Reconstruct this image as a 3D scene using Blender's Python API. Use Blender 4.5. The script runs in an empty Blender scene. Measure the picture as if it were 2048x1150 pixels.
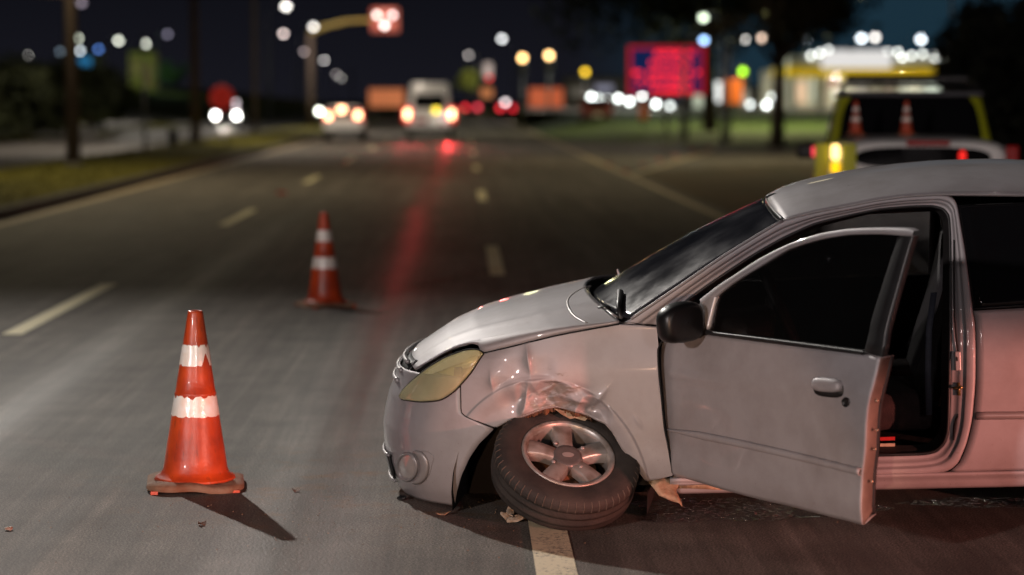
import bpy, bmesh, math, random
from mathutils import Vector, Matrix
random.seed(7)
PI = math.pi
SC = bpy.context.scene
COL = SC.collection

# ------------------------------------------------------------------ camera
CAM_H = 1.65
YAW, PITCH = math.radians(1.3107), math.radians(4.9958)
F_PX, CX, CY = 4267.0, 1024.0, 575.0
cd = bpy.data.cameras.new('camera')
cam = bpy.data.objects.new('camera', cd)
COL.objects.link(cam)
cam.location = (0, 0, CAM_H)
cam.rotation_euler = (PI / 2 - PITCH, 0, -YAW)
cd.sensor_width = 36.0
cd.lens = 75.0
cd.clip_start = 0.1
cd.clip_end = 6000
cd.dof.use_dof = True
cd.dof.focus_distance = 8.45
cd.dof.aperture_fstop = 1.38
SC.camera = cam

# ------------------------------------------------------------------ world
world = bpy.data.worlds.new('World')
SC.world = world
world.use_nodes = True
wn = world.node_tree.nodes
wl = world.node_tree.links
wn.clear()
w_out = wn.new('ShaderNodeOutputWorld')
w_bg = wn.new('ShaderNodeBackground')
w_tc = wn.new('ShaderNodeTexCoord')
w_sep = wn.new('ShaderNodeSeparateXYZ')
w_ramp = wn.new('ShaderNodeValToRGB')
wl.new(w_tc.outputs['Generated'], w_sep.inputs[0])
wl.new(w_sep.outputs['Z'], w_ramp.inputs[0])
cr = w_ramp.color_ramp                       # city sky glow, even all round the horizon
cr.elements[0].position = 0.0
cr.elements[0].color = (0.0085, 0.0085, 0.0128, 1)
cr.elements[1].position = 0.10
cr.elements[1].color = (0.0016, 0.0020, 0.0032, 1)
# bluish glow of the lit town to the right of the road
w_dot = wn.new('ShaderNodeVectorMath'); w_dot.operation = 'DOT_PRODUCT'
w_dot.inputs[1].default_value = Vector((0.20, 0.98, 0.035)).normalized()
wl.new(w_tc.outputs['Generated'], w_dot.inputs[0])
w_mr = wn.new('ShaderNodeMapRange'); w_mr.interpolation_type = 'SMOOTHSTEP'
w_mr.inputs['From Min'].default_value = math.cos(math.radians(9)); w_mr.inputs['From Max'].default_value = 1.0
wl.new(w_dot.outputs['Value'], w_mr.inputs['Value'])
w_mix = wn.new('ShaderNodeMix'); w_mix.data_type = 'RGBA'
wl.new(w_mr.outputs[0], w_mix.inputs['Factor']); wl.new(w_ramp.outputs[0], w_mix.inputs['A'])
w_mix.inputs['B'].default_value = (0.010, 0.028, 0.044, 1)
wl.new(w_mix.outputs['Result'], w_bg.inputs['Color'])
w_bg.inputs['Strength'].default_value = 1.0
wl.new(w_bg.outputs[0], w_out.inputs[0])

# ------------------------------------------------------------------ lamps that light the street, and added fills
def lamp(name, loc, power, color, size=0.25, spot=None, aim=None, blend=0.15, gloss=1.0, diffuse=1.0):
    ld = bpy.data.lights.new(name, 'SPOT' if spot else 'POINT')
    ld.energy = power
    ld.color = color
    ld.shadow_soft_size = size
    ld.specular_factor = gloss
    ld.diffuse_factor = diffuse
    o = bpy.data.objects.new(name, ld)
    COL.objects.link(o)
    o.location = loc
    if spot:
        ld.spot_size = math.radians(spot)
        ld.spot_blend = blend
        o.rotation_euler = (Vector(aim) - Vector(loc)).to_track_quat('-Z', 'Y').to_euler()
    return o
WARM = (1.0, 0.86, 0.72)
SODIUM = (1.0, 0.62, 0.36)
lamp('street_and_fill_light', (-10.2, 30.4, 15.0), 24500, (1.0, 0.94, 0.87), 0.20, 61.4, (3.0, -8.0, 0), 1.0)
lamp('street_and_fill_light', (-9.5, -4.5, 4.4), 4100, (1.0, 0.86, 0.83), 0.30)
lamp('street_and_fill_light', (-8.6, 42.0, 10.0), 3000, (1.0, 0.84, 0.54), 0.3, 160, (-8.4, 42.0, 0), 0.8)
lamp('street_and_fill_light', (-9.4, 76.0, 10.0), 6000, (1.0, 0.86, 0.68), 0.3, 165, (-9.0, 78.0, 0), 0.5)
lamp('street_and_fill_light', (-8.4, 112.0, 10.0), 4600, (1.0, 0.88, 0.78), 0.3, 130, (-7.4, 112.0, 0), 0.5)
lamp('street_and_fill_light', (6.0, 165.0, 9.0), 3600, (1.0, 0.88, 0.78), 0.3, 130, (6.0, 165.0, 0), 0.5)
lamp('street_and_fill_light', (16.0, 108.0, 6.5), 5000, (1.0, 0.95, 0.42), 0.3)
lamp('street_and_fill_light', (8.0, 60.0, 8.0), 1900, (1.0, 0.84, 0.48), 0.5, 140, (8.0, 58.0, 0), 0.7)
lamp('pickup_fill_light', (10.5, 6.0, 3.2), 700, (1.0, 0.90, 0.78), 0.8, 20, (3.7, 18.6, 1.1), 0.5)  # added spot that brightens the pickup's tail, no real lamp there
lamp('street_and_fill_light', (3.0, -10.0, 4.5), 850, (1.0, 0.90, 0.90), 0.5)  # added weak fill for the rear quarter panel, not a street lamp
# added cone fill, plus headlights and tail lights of the vehicles stopped behind the photographer
lamp('headlight_and_fill_beam', (-2.6, -7.0, 0.72), 2700, (1.0, 0.56, 0.34), 0.08, 7.6, (0.75, 8.4, 0.04), 0.25)
lamp('headlight_and_fill_beam', (-1.3, -9.0, 0.66), 4800, (1.0, 0.88, 0.78), 0.10, 5.0, (-1.15, 9.0, 0.50), 0.5)  # added narrow spot on the near cone, in place of its bands' retroreflection
lamp('tail_light_glow', (7.5, 0.5, 0.85), 4600, (1.0, 0.33, 0.25), 0.10, 100, (2.6, 8.0, -9.86), 0.03)
lamp('beacon_glow', (6.6, 4.2, 2.7), 40, (1.0, 0.10, 0.10), 0.15)

SC.view_settings.view_transform = 'Standard'
SC.view_settings.look = 'None'
SC.view_settings.gamma = 1.0
SC.view_settings.use_curve_mapping = False
SC.view_settings.exposure = 0.0
SC.render.engine = 'CYCLES'
SC.cycles.use_denoising = True
SC.cycles.use_adaptive_sampling = False
SC.cycles.sample_clamp_indirect = 4.0
SC.cycles.sample_clamp_direct = 0.0
SC.cycles.max_bounces = 6
SC.cycles.transparent_max_bounces = 12
SC.cycles.caustics_reflective = False
SC.cycles.caustics_refractive = False

# ------------------------------------------------------------------ picture <-> place
CA, SA, CB, SB = math.cos(YAW), math.sin(YAW), math.cos(PITCH), math.sin(PITCH)
C_R = Vector((CA, -SA, 0)); C_F = Vector((SA * CB, CA * CB, -SB)); C_U = C_R.cross(C_F)
C_O = Vector((0, 0, CAM_H))
def ray(px, py):
    return (C_R * ((px - CX) / F_PX) - C_U * ((py - CY) / F_PX) + C_F).normalized()
def at(px, py, Y):
    v = ray(px, py)
    return C_O + v * (Y / v.y)
def gp(px, py, z=0.0):
    v = ray(px, py)
    return C_O + v * ((z - CAM_H) / v.z)

# ------------------------------------------------------------------ object helpers
def link_mesh(name, verts, faces, mat=None, parent=None, smooth=False, solid=0.0):
    me = bpy.data.meshes.new(name)
    me.from_pydata([tuple(v) for v in verts], [], faces)
    bm = bmesh.new(); bm.from_mesh(me)
    bmesh.ops.recalc_face_normals(bm, faces=bm.faces)
    bm.to_mesh(me); bm.free()
    if smooth:
        me.polygons.foreach_set('use_smooth', [True] * len(me.polygons))
    if mat: me.materials.append(mat)
    o = bpy.data.objects.new(name, me)
    COL.objects.link(o)
    if parent: o.parent = parent
    if solid:
        m = o.modifiers.new('thickness', 'SOLIDIFY'); m.thickness = solid; m.offset = -1
    return o

def tag(o, label=None, cat=None, group=None, kind=None):
    if label: o['label'] = label
    if cat: o['category'] = cat
    if group: o['group'] = group
    if kind: o['kind'] = kind
    return o

def empty(name, loc, label, cat, group=None, rz=0.0):
    o = bpy.data.objects.new(name, None)
    COL.objects.link(o)
    o.empty_display_size = 0.2
    o.location = loc
    o.rotation_euler = (0, 0, rz)
    return tag(o, label, cat, group)

def struct(name, verts, faces, mat, smooth=False):
    return tag(link_mesh(name, verts, faces, mat, None, smooth), kind='structure')

class MB:
    """collects shapes into one mesh"""
    def __init__(s): s.v = []; s.f = []
    def add(s, vs, fs):
        b = len(s.v); s.v += [Vector(v) for v in vs]; s.f += [[i + b for i in f] for f in fs]; return s
    def box(s, c, d, rot=None, bev=0.0):
        x, y, z = d[0] / 2, d[1] / 2, d[2] / 2
        c = Vector(c)
        if bev <= 0:
            vs = [Vector((i * x, j * y, k * z)) for i in (-1, 1) for j in (-1, 1) for k in (-1, 1)]
            fs = [(0, 1, 3, 2), (4, 6, 7, 5), (0, 4, 5, 1), (2, 3, 7, 6), (0, 2, 6, 4), (1, 5, 7, 3)]
        else:
            bm = bmesh.new()
            bmesh.ops.create_cube(bm, size=1.0)
            for v in bm.verts: v.co = Vector((v.co.x * d[0], v.co.y * d[1], v.co.z * d[2]))
            bmesh.ops.bevel(bm, geom=list(bm.edges), offset=bev, segments=2, profile=0.5, affect='EDGES')
            bm.verts.index_update()
            vs = [v.co.copy() for v in bm.verts]; fs = [[v.index for v in f.verts] for f in bm.faces]
            bm.free()
        if rot: vs = [rot @ v for v in vs]
        return s.add([v + c for v in vs], fs)
    def tube(s, pts, r, n=8, cap=True):
        pts = [Vector(p) for p in pts]
        rs = r if isinstance(r, (list, tuple)) else [r] * len(pts)
        vs = []; fs = []
        prev = None
        for i, p in enumerate(pts):
            d = (pts[min(i + 1, len(pts) - 1)] - pts[max(i - 1, 0)])
            d = d.normalized() if d.length > 1e-9 else Vector((0, 0, 1))
            if prev is None:
                a = d.orthogonal().normalized()
            else:
                a = (prev - d * prev.dot(d))
                a = a.normalized() if a.length > 1e-6 else d.orthogonal().normalized()
            prev = a; b = d.cross(a)
            for k in range(n):
                t = 2 * PI * k / n
                vs.append(p + (a * math.cos(t) + b * math.sin(t)) * rs[i])
        for i in range(len(pts) - 1):
            for k in range(n):
                fs.append((i * n + k, i * n + (k + 1) % n, (i + 1) * n + (k + 1) % n, (i + 1) * n + k))
        if cap:
            fs.append(tuple(range(n))); fs.append(tuple((len(pts) - 1) * n + k for k in range(n)))
        return s.add(vs, fs)
    def lathe(s, prof, n=24, c=(0, 0, 0), M=None, close=False):
        """prof: list of (r, z) about local z"""
        c = Vector(c); vs = []; fs = []
        for r, z in prof:
            for k in range(n):
                t = 2 * PI * k / n
                vs.append(Vector((r * math.cos(t), r * math.sin(t), z)))
        m = len(prof)
        for i in range(m - (0 if close else 1)):
            for k in range(n):
                j = (i + 1) % m
                fs.append((i * n + k, i * n + (k + 1) % n, j * n + (k + 1) % n, j * n + k))
        if not close:
            fs.append(tuple(range(n))); fs.append(tuple((m - 1) * n + k for k in range(n)))
        if M: vs = [M @ v for v in vs]
        return s.add([v + c for v in vs], fs)
    def ball(s, c, r, n=10, m=6):
        rr = r if isinstance(r, (tuple, list)) else (r, r, r)
        prof = []
        vs = []; fs = []
        for i in range(m + 1):
            p = PI * i / m
            for k in range(n):
                t = 2 * PI * k / n
                vs.append(Vector((c[0] + rr[0] * math.sin(p) * math.cos(t), c[1] + rr[1] * math.sin(p) * math.sin(t), c[2] + rr[2] * math.cos(p))))
        for i in range(m):
            for k in range(n):
                fs.append((i * n + k, i * n + (k + 1) % n, (i + 1) * n + (k + 1) % n, (i + 1) * n + k))
        return s.add(vs, fs)
    def grid(s, rows, closed=False):
        """rows: list of equal-length point lists"""
        n = len(rows[0]); vs = [p for r in rows for p in r]; fs = []
        for i in range(len(rows) - 1):
            for k in range(n - (0 if closed else 1)):
                fs.append((i * n + k, i * n + (k + 1) % n, (i + 1) * n + (k + 1) % n, (i + 1) * n + k))
        return s.add(vs, fs)
    def prism(s, poly, dz):
        """poly: list of 3-D points in a plane, extruded by vector dz"""
        n = len(poly); poly = [Vector(p) for p in poly]; dz = Vector(dz)
        vs = poly + [p + dz for p in poly]
        fs = [tuple(range(n)), tuple(n + k for k in range(n))] + [(k, (k + 1) % n, n + (k + 1) % n, n + k) for k in range(n)]
        return s.add(vs, fs)
    def build(s, name, mat=None, parent=None, smooth=False, solid=0.0):
        return link_mesh(name, s.v, s.f, mat, parent, smooth, solid)

def lerp(a, b, t): return a + (b - a) * t
def interp(x, pts):
    if x <= pts[0][0]: return pts[0][1]
    for (x0, y0), (x1, y1) in zip(pts, pts[1:]):
        if x <= x1: return y0 + (y1 - y0) * (x - x0) / (x1 - x0) if x1 > x0 else y1
    return pts[-1][1]
def resample(pts, n):
    """n points evenly along a smooth curve through pts (any dimension)"""
    P = [tuple(p) for p in pts]
    dense = []
    for i in range(len(P) - 1):
        p0 = P[max(i - 1, 0)]; p1 = P[i]; p2 = P[i + 1]; p3 = P[min(i + 2, len(P) - 1)]
        for k in range(8):
            t = k / 8
            q = []
            for a, b, c, d in zip(p0, p1, p2, p3):
                m1 = (c - a) * 0.42; m2 = (d - b) * 0.42
                q.append((2 * t**3 - 3 * t**2 + 1) * b + (t**3 - 2 * t**2 + t) * m1 + (-2 * t**3 + 3 * t**2) * c + (t**3 - t**2) * m2)
            dense.append(tuple(q))
    dense.append(P[-1])
    L = [0.0]
    for a, b in zip(dense, dense[1:]): L.append(L[-1] + math.dist(a, b))
    out = []; j = 0
    for k in range(n):
        d = L[-1] * k / (n - 1)
        while j < len(L) - 2 and L[j + 1] < d: j += 1
        t = (d - L[j]) / (L[j + 1] - L[j]) if L[j + 1] > L[j] else 0
        out.append(tuple(a + (b - a) * t for a, b in zip(dense[j], dense[j + 1])))
    return out

# ------------------------------------------------------------------ materials
def mat(name, col, rough=0.5, metal=0.0, spec=0.5, coat=0.0, coat_r=0.05, var=0.0, scale=6.0, bump=0.0, bscale=40.0, emit=None, es=0.0, alpha=1.0, col2=None, detail=6.0, rvar=0.0):
    m = bpy.data.materials.new(name); m.use_nodes = True
    nt = m.node_tree; b = nt.nodes['Principled BSDF']
    b.inputs['Base Color'].default_value = (*col, 1)
    b.inputs['Roughness'].default_value = rough
    b.inputs['Metallic'].default_value = metal
    b.inputs['Specular IOR Level'].default_value = spec
    b.inputs['Coat Weight'].default_value = coat
    b.inputs['Coat Roughness'].default_value = coat_r
    b.inputs['Alpha'].default_value = alpha
    if emit:
        b.inputs['Emission Color'].default_value = (*emit, 1)
        b.inputs['Emission Strength'].default_value = es
    if var or bump or rvar:
        tc = nt.nodes.new('ShaderNodeTexCoord')
    if var or rvar:
        nz = nt.nodes.new('ShaderNodeTexNoise'); nz.inputs['Scale'].default_value = scale; nz.inputs['Detail'].default_value = detail
        nt.links.new(tc.outputs['Object'], nz.inputs['Vector'])
    if var:
        rp = nt.nodes.new('ShaderNodeValToRGB')
        c2 = col2 or tuple(c * (1 - var) for c in col)
        rp.color_ramp.elements[0].position = 0.35; rp.color_ramp.elements[0].color = (*c2, 1)
        rp.color_ramp.elements[1].position = 0.65; rp.color_ramp.elements[1].color = (*col, 1)
        nt.links.new(nz.outputs['Fac'], rp.inputs[0]); nt.links.new(rp.outputs[0], b.inputs['Base Color'])
    if rvar:
        mr = nt.nodes.new('ShaderNodeMapRange')
        mr.inputs['To Min'].default_value = max(0.02, rough - rvar); mr.inputs['To Max'].default_value = rough + rvar
        mr.inputs['From Min'].default_value = 0.3; mr.inputs['From Max'].default_value = 0.7
        nt.links.new(nz.outputs['Fac'], mr.inputs['Value']); nt.links.new(mr.outputs[0], b.inputs['Roughness'])
    if bump:
        n2 = nt.nodes.new('ShaderNodeTexNoise'); n2.inputs['Scale'].default_value = bscale; n2.inputs['Detail'].default_value = 5
        bp = nt.nodes.new('ShaderNodeBump'); bp.inputs['Strength'].default_value = bump; bp.inputs['Distance'].default_value = 0.01
        nt.links.new(tc.outputs['Object'], n2.inputs['Vector']); nt.links.new(n2.outputs['Fac'], bp.inputs['Height']); nt.links.new(bp.outputs[0], b.inputs['Normal'])
    return m
GLOW = {}
def glow(col, s):
    k = (tuple(col), s)
    if k not in GLOW:
        GLOW[k] = mat('glow', (0.02, 0.02, 0.02), 0.4, emit=col, es=s)
    return GLOW[k]

M_dark = mat('black_plastic', (0.012, 0.012, 0.013), 0.45, var=0.4, scale=30)
M_pole = mat('pole_concrete', (0.10, 0.07, 0.052), 0.85, var=0.3, scale=3, bump=0.2)
M_steel = mat('galvanised_steel', (0.30, 0.30, 0.31), 0.5, 0.6, var=0.2)
M_yellowpole = mat('yellow_painted_steel', (0.45, 0.33, 0.08), 0.5, var=0.3)
M_rubber = mat('tyre_rubber', (0.019, 0.018, 0.0175), 0.75, var=0.4, scale=14, bump=0.25, bscale=120, col2=(0.036, 0.032, 0.029), detail=9)
M_grass = mat('dry_grass', (0.13, 0.115, 0.022), 0.95, spec=.1, var=0.5, scale=1.2, bump=0.9, bscale=14, col2=(0.065, 0.062, 0.014))
M_grass_lush = mat('lush_grass', (0.055, 0.090, 0.016), 0.95, var=0.5, scale=0.6, bump=0.9, bscale=10)
M_dirt = mat('bare_dirt', (0.12, 0.075, 0.035), 0.95, var=0.5, scale=0.7, bump=0.6, bscale=12, col2=(0.05, 0.045, 0.018))
M_concrete = mat('pale_concrete', (0.32, 0.30, 0.28), 0.85, var=0.25, scale=1.0, bump=0.2)
M_kerb = mat('kerb_concrete', (0.07, 0.065, 0.06), 0.9, var=0.4, scale=4, bump=0.3)
M_white = mat('white_vehicle_paint', (0.72, 0.71, 0.70), 0.32, coat=0.6, var=0.08, scale=2)
M_yellowpaint = mat('fluorescent_yellow_paint', (0.42, 0.44, 0.015), 0.5, coat=0.2, var=0.1)
M_glassdark = mat('tinted_glass', (0.006, 0.006, 0.007), 0.04, spec=0.5, rvar=0.02, scale=5)
M_redlens = mat('red_lens', (0.35, 0.01, 0.01), 0.2, coat=0.5, var=0.1)

# asphalt: grain, aggregate, polished wheel tracks, dust
def make_asphalt():
    m = bpy.data.materials.new('asphalt'); m.use_nodes = True
    nt = m.node_tree; N = nt.nodes; L = nt.links; b = N['Principled BSDF']
    tc = N.new('ShaderNodeTexCoord')
    def noise(sc, det=6, vec=None, rough=0.6):
        n = N.new('ShaderNodeTexNoise'); n.inputs['Scale'].default_value = sc; n.inputs['Detail'].default_value = det; n.inputs['Roughness'].default_value = rough
        L.new(vec or tc.outputs['Object'], n.inputs['Vector']); return n.outputs['Fac']
    def ramp(fac, stops):
        r = N.new('ShaderNodeValToRGB'); e = r.color_ramp.elements
        e[0].position, e[0].color = stops[0][0], (*stops[0][1], 1)
        e[1].position, e[1].color = stops[-1][0], (*stops[-1][1], 1)
        for p, c in stops[1:-1]:
            q = e.new(p); q.color = (*c, 1)
        L.new(fac, r.inputs[0]); return r.outputs[0]
    def mix(a, c, fac, mode='MIX'):
        x = N.new('ShaderNodeMix'); x.data_type = 'RGBA'; x.blend_type = mode
        L.new(a, x.inputs['A']); L.new(c, x.inputs['B'])
        if isinstance(fac, float): x.inputs['Factor'].default_value = fac
        else: L.new(fac, x.inputs['Factor'])
        return x.outputs['Result']
    def mth(op, a, v=None, b2=None):
        x = N.new('ShaderNodeMath'); x.operation = op; L.new(a, x.inputs[0])
        if v is not None: x.inputs[1].default_value = v
        if b2 is not None: L.new(b2, x.inputs[1])
        return x.outputs[0]
    def mapped(sx, sy, rot=0.0):
        mp = N.new('ShaderNodeMapping'); mp.inputs['Scale'].default_value = (sx, sy, 1); mp.inputs['Rotation'].default_value = (0, 0, rot)
        L.new(tc.outputs['Object'], mp.inputs['Vector']); return mp.outputs[0]
    sep = N.new('ShaderNodeSeparateXYZ'); L.new(tc.outputs['Object'], sep.inputs[0])
    big = noise(0.35, 5)
    base = ramp(big, [(0.3, (0.112, 0.103, 0.092)), (0.7, (0.166, 0.153, 0.136))])
    # streaks that run along the road
    st = noise(1.0, 8, mapped(4.2, 0.09, 0.02))
    stc = ramp(st, [(0.38, (0.60, 0.60, 0.60)), (0.46, (0.92, 0.92, 0.92)), (0.55, (1.0, 1.0, 1.0)), (0.66, (1.65, 1.62, 1.6))])
    c = mix(base, stc, 0.55, 'MULTIPLY')
    st2 = noise(1.0, 5, mapped(14.0, 0.5, -0.05))
    c = mix(c, ramp(st2, [(0.40, (0.78, 0.78, 0.78)), (0.5, (1, 1, 1)), (0.68, (1.5, 1.5, 1.5))]), 0.55, 'MULTIPLY')
    # coarse grain
    g = noise(125, 4, None, 0.7)
    gc = ramp(g, [(0.36, (0.25, 0.25, 0.25)), (0.5, (0.95, 0.94, 0.93)), (0.64, (2.3, 2.25, 2.2))])
    c = mix(c, gc, 0.85, 'MULTIPLY')
    v = N.new('ShaderNodeTexVoronoi'); v.inputs['Scale'].default_value = 95; L.new(tc.outputs['Object'], v.inputs['Vector'])
    vc = ramp(v.outputs['Distance'], [(0.0, (1.35, 1.33, 1.3)), (0.45, (0.8, 0.8, 0.8))])
    c = mix(c, vc, 0.5, 'MULTIPLY')
    # blotches
    bl = noise(2.6, 6)
    blc = ramp(bl, [(0.36, (0.72, 0.72, 0.72)), (0.62, (1.12, 1.11, 1.1))])
    c = mix(c, blc, 0.8, 'MULTIPLY')
    # orange dust around the wreck
    d = N.new('ShaderNodeVectorMath'); d.operation = 'DISTANCE'; d.inputs[1].default_value = (-0.45, 9.1, 0)
    L.new(tc.outputs['Object'], d.inputs[0])
    near = N.new('ShaderNodeMapRange'); near.inputs['From Min'].default_value = 0.25; near.inputs['From Max'].default_value = 1.5
    near.inputs['To Min'].default_value = 1.0; near.inputs['To Max'].default_value = 0.0; L.new(d.outputs['Value'], near.inputs['Value'])
    dn = noise(5.5, 9, None, 0.7)
    dm = N.new('ShaderNodeMapRange'); dm.inputs['From Min'].default_value = 0.52; dm.inputs['From Max'].default_value = 0.66; L.new(dn, dm.inputs['Value'])
    dust = mth('MULTIPLY', near.outputs[0], None, dm.outputs[0])
    dust = mth('MULTIPLY', dust, 0.75)
    oc = N.new('ShaderNodeRGB'); oc.outputs[0].default_value = (0.17, 0.085, 0.030, 1)
    c = mix(c, oc.outputs[0], dust)
    L.new(c, b.inputs['Base Color'])
    # polished wheel paths are smoother
    tracks = None
    for tx, tw, am in ((-2.42, 4.2, .42), (-0.62, 3.0, .95), (1.42, 5.0, .6)):
        q = mth('MULTIPLY', mth('SUBTRACT', mth('ADD', sep.outputs['X'], None, mth('MULTIPLY', noise(0.12, 2), 0.3)), tx + 0.15), tw)
        e_ = mth('MULTIPLY', mth('POWER', mth('ADD', mth('MULTIPLY', q, None, q), 1.0), -2.0), am)
        tracks = e_ if tracks is None else mth('ADD', tracks, None, e_)
    wp = N.new('ShaderNodeMapRange'); wp.inputs['To Min'].default_value = 0.72; wp.inputs['To Max'].default_value = 0.40; L.new(tracks, wp.inputs['Value'])
    rr = mth('ADD', wp.outputs[0], None, mth('MULTIPLY', mth('SUBTRACT', st, 0.5), 0.2))
    L.new(rr, b.inputs['Roughness'])
    ws = N.new('ShaderNodeMapRange'); ws.inputs['To Min'].default_value = 0.14; ws.inputs['To Max'].default_value = 0.40; L.new(tracks, ws.inputs['Value'])
    L.new(ws.outputs[0], b.inputs['Specular IOR Level'])
    bp = N.new('ShaderNodeBump'); bp.inputs['Strength'].default_value = 0.30; bp.inputs['Distance'].default_value = 0.004
    hs = mth('ADD', mth('MULTIPLY', g, 1.0), None, mth('MULTIPLY', v.outputs['Distance'], -0.8))
    L.new(hs, bp.inputs['Height']); L.new(bp.outputs[0], b.inputs['Normal'])
    return m
M_asphalt = make_asphalt()

def make_worn_paint(name, col, wear=0.5):
    m = bpy.data.materials.new(name); m.use_nodes = True
    nt = m.node_tree; N = nt.nodes; L = nt.links; b = N['Principled BSDF']
    tc = N.new('ShaderNodeTexCoord')
    n = N.new('ShaderNodeTexNoise'); n.inputs['Scale'].default_value = 55; n.inputs['Detail'].default_value = 8; n.inputs['Roughness'].default_value = 0.75
    n3 = N.new('ShaderNodeTexNoise'); n3.inputs['Scale'].default_value = 4; n3.inputs['Detail'].default_value = 4
    L.new(tc.outputs['Object'], n.inputs['Vector']); L.new(tc.outputs['Object'], n3.inputs['Vector'])
    ad = N.new('ShaderNodeMath'); ad.operation = 'MULTIPLY_ADD'; L.new(n3.outputs['Fac'], ad.inputs[0]); ad.inputs[1].default_value = 0.5; L.new(n.outputs['Fac'], ad.inputs[2])
    r = N.new('ShaderNodeValToRGB'); e = r.color_ramp.elements
    e[0].position = wear + 0.08; e[0].color = (0.075, 0.07, 0.062, 1); e[1].position = wear + 0.22; e[1].color = (*col, 1)
    L.new(ad.outputs[0], r.inputs[0]); L.new(r.outputs[0], b.inputs['Base Color'])
    b.inputs['Roughness'].default_value = 0.7
    bp = N.new('ShaderNodeBump'); bp.inputs['Strength'].default_value = 0.4; bp.inputs['Distance'].default_value = 0.004
    L.new(n.outputs['Fac'], bp.inputs['Height']); L.new(bp.outputs[0], b.inputs['Normal'])
    return m
M_line = make_worn_paint('worn_white_road_paint', (0.70, 0.62, 0.42), 0.49)
M_dash = make_worn_paint('yellowed_road_paint', (0.80, 0.72, 0.46), 0.30)
M_edge = make_worn_paint('worn_edge_paint', (0.48, 0.38, 0.24), 0.44)

# ================================================================== THE SETTING
def sheet(name, pts, z, m, kind='structure'):
    o = link_mesh(name, [(p[0], p[1], z if len(p) < 3 else p[2]) for p in pts], [tuple(range(len(pts)))], m)
    return tag(o, kind=kind)
sheet('ground', [(-2500, -300), (2500, -300), (2500, 4500), (-2500, 4500)], -0.08, M_grass)
sheet('road', [(-6.4, -80), (3.95, -80), (3.95, 430), (-6.4, 430)], 0.0, M_asphalt)
sheet('slip_road', [(3.95, 50), (8.0, 55), (40, 47), (40, 66), (12, 74), (3.95, 88)], -0.004, M_asphalt)
sheet('shoulder', [(3.95, -80), (16, -80), (16, 30), (3.95, 30)], -0.004, M_asphalt)
sheet('dirt_verge', [(3.95, 30), (16, 30), (40, 47), (8.0, 55), (3.95, 50)], -0.008, M_dirt)
sheet('opposite_road', [(-17.6, -80), (-10.4, -80), (-10.4, 430), (-17.6, 430)], 0.0, mat('pale_asphalt', (0.13, 0.12, 0.115), 0.6, var=0.3, scale=0.5, bump=0.2))
# median with grass, and its kerb
b = MB()
for y0 in range(-80, 430, 30):
    y1 = min(y0 + 30, 430)
    b.grid([[(-6.62, y0, 0.145), (-6.62, y1, 0.145)], [(-8.4, y0, 0.24), (-8.4, y1, 0.24)], [(-10.18, y0, 0.145), (-10.18, y1, 0.145)]])
tag(b.build('median', M_grass, None, True), kind='structure')
b = MB()
b.box((-6.51, 175, 0.02), (0.22, 510, 0.26), bev=0.03)
tag(b.build('kerb', M_kerb), kind='structure')
b = MB()
b.box((-10.29, 175, 0.02), (0.22, 510, 0.26), bev=0.03)
tag(b.build('far_kerb', M_kerb), kind='structure')
# tufts along the median edge and verge: nobody could count them
b = MB()
for i in range(5200):
    y = 18 + 70 * random.random() ** 1.4
    x = random.uniform(-10.1, -6.66)
    h = random.uniform(0.04, 0.13); a = random.uniform(0, PI); w = 0.012
    z = 0.145 + 0.095 * (1 - abs((x + 8.4) / 1.78)) - 0.01
    dx, dy = math.cos(a) * w, math.sin(a) * w; lx, ly = random.uniform(-.04, .04), random.uniform(-.04, .04)
    b.add([(x - dx, y - dy, z), (x + dx, y + dy, z), (x + lx, y + ly, z + h)], [(0, 1, 2)])
tag(b.build('median_grass', M_grass), 'short dry grass growing on the median', None, None, 'stuff')
# painted lines
def dash(x, y0, y1, w=0.145):
    return tag(link_mesh('lane_marking', [(x - w / 2, y0, .004), (x + w / 2, y0, .004), (x + w / 2, y1, .004), (x - w / 2, y1, .004)], [(0, 1, 2, 3)], M_line if y0 < 10 else M_dash), kind='structure')
XR, XL = 0.325, -3.20
for y0 in (4.6, 20.2, 35.4, 50.8, 66.0, 81.0, 96.0): dash(XR, y0, y0 + 4.1)
for y0 in (15.1, 28.4, 43.2, 58.5, 73.5, 88.5): dash(XL, y0, y0 + 4.2)
def strip(name, x0, y0, x1, y1, w, m):
    return tag(link_mesh(name, [(x0 - w / 2, y0, .004), (x0 + w / 2, y0, .004), (x1 + w / 2, y1, .004), (x1 - w / 2, y1, .004)], [(0, 1, 2, 3)], m), kind='structure')
strip('edge_line', -6.18, -40, -6.18, 300, 0.16, M_edge)
strip('edge_line', 3.66, -40, 3.66, 300, 0.14, M_edge)
strip('gore_line', 3.74, 47.5, 8.6, 72.5, 0.16, M_edge)

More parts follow.
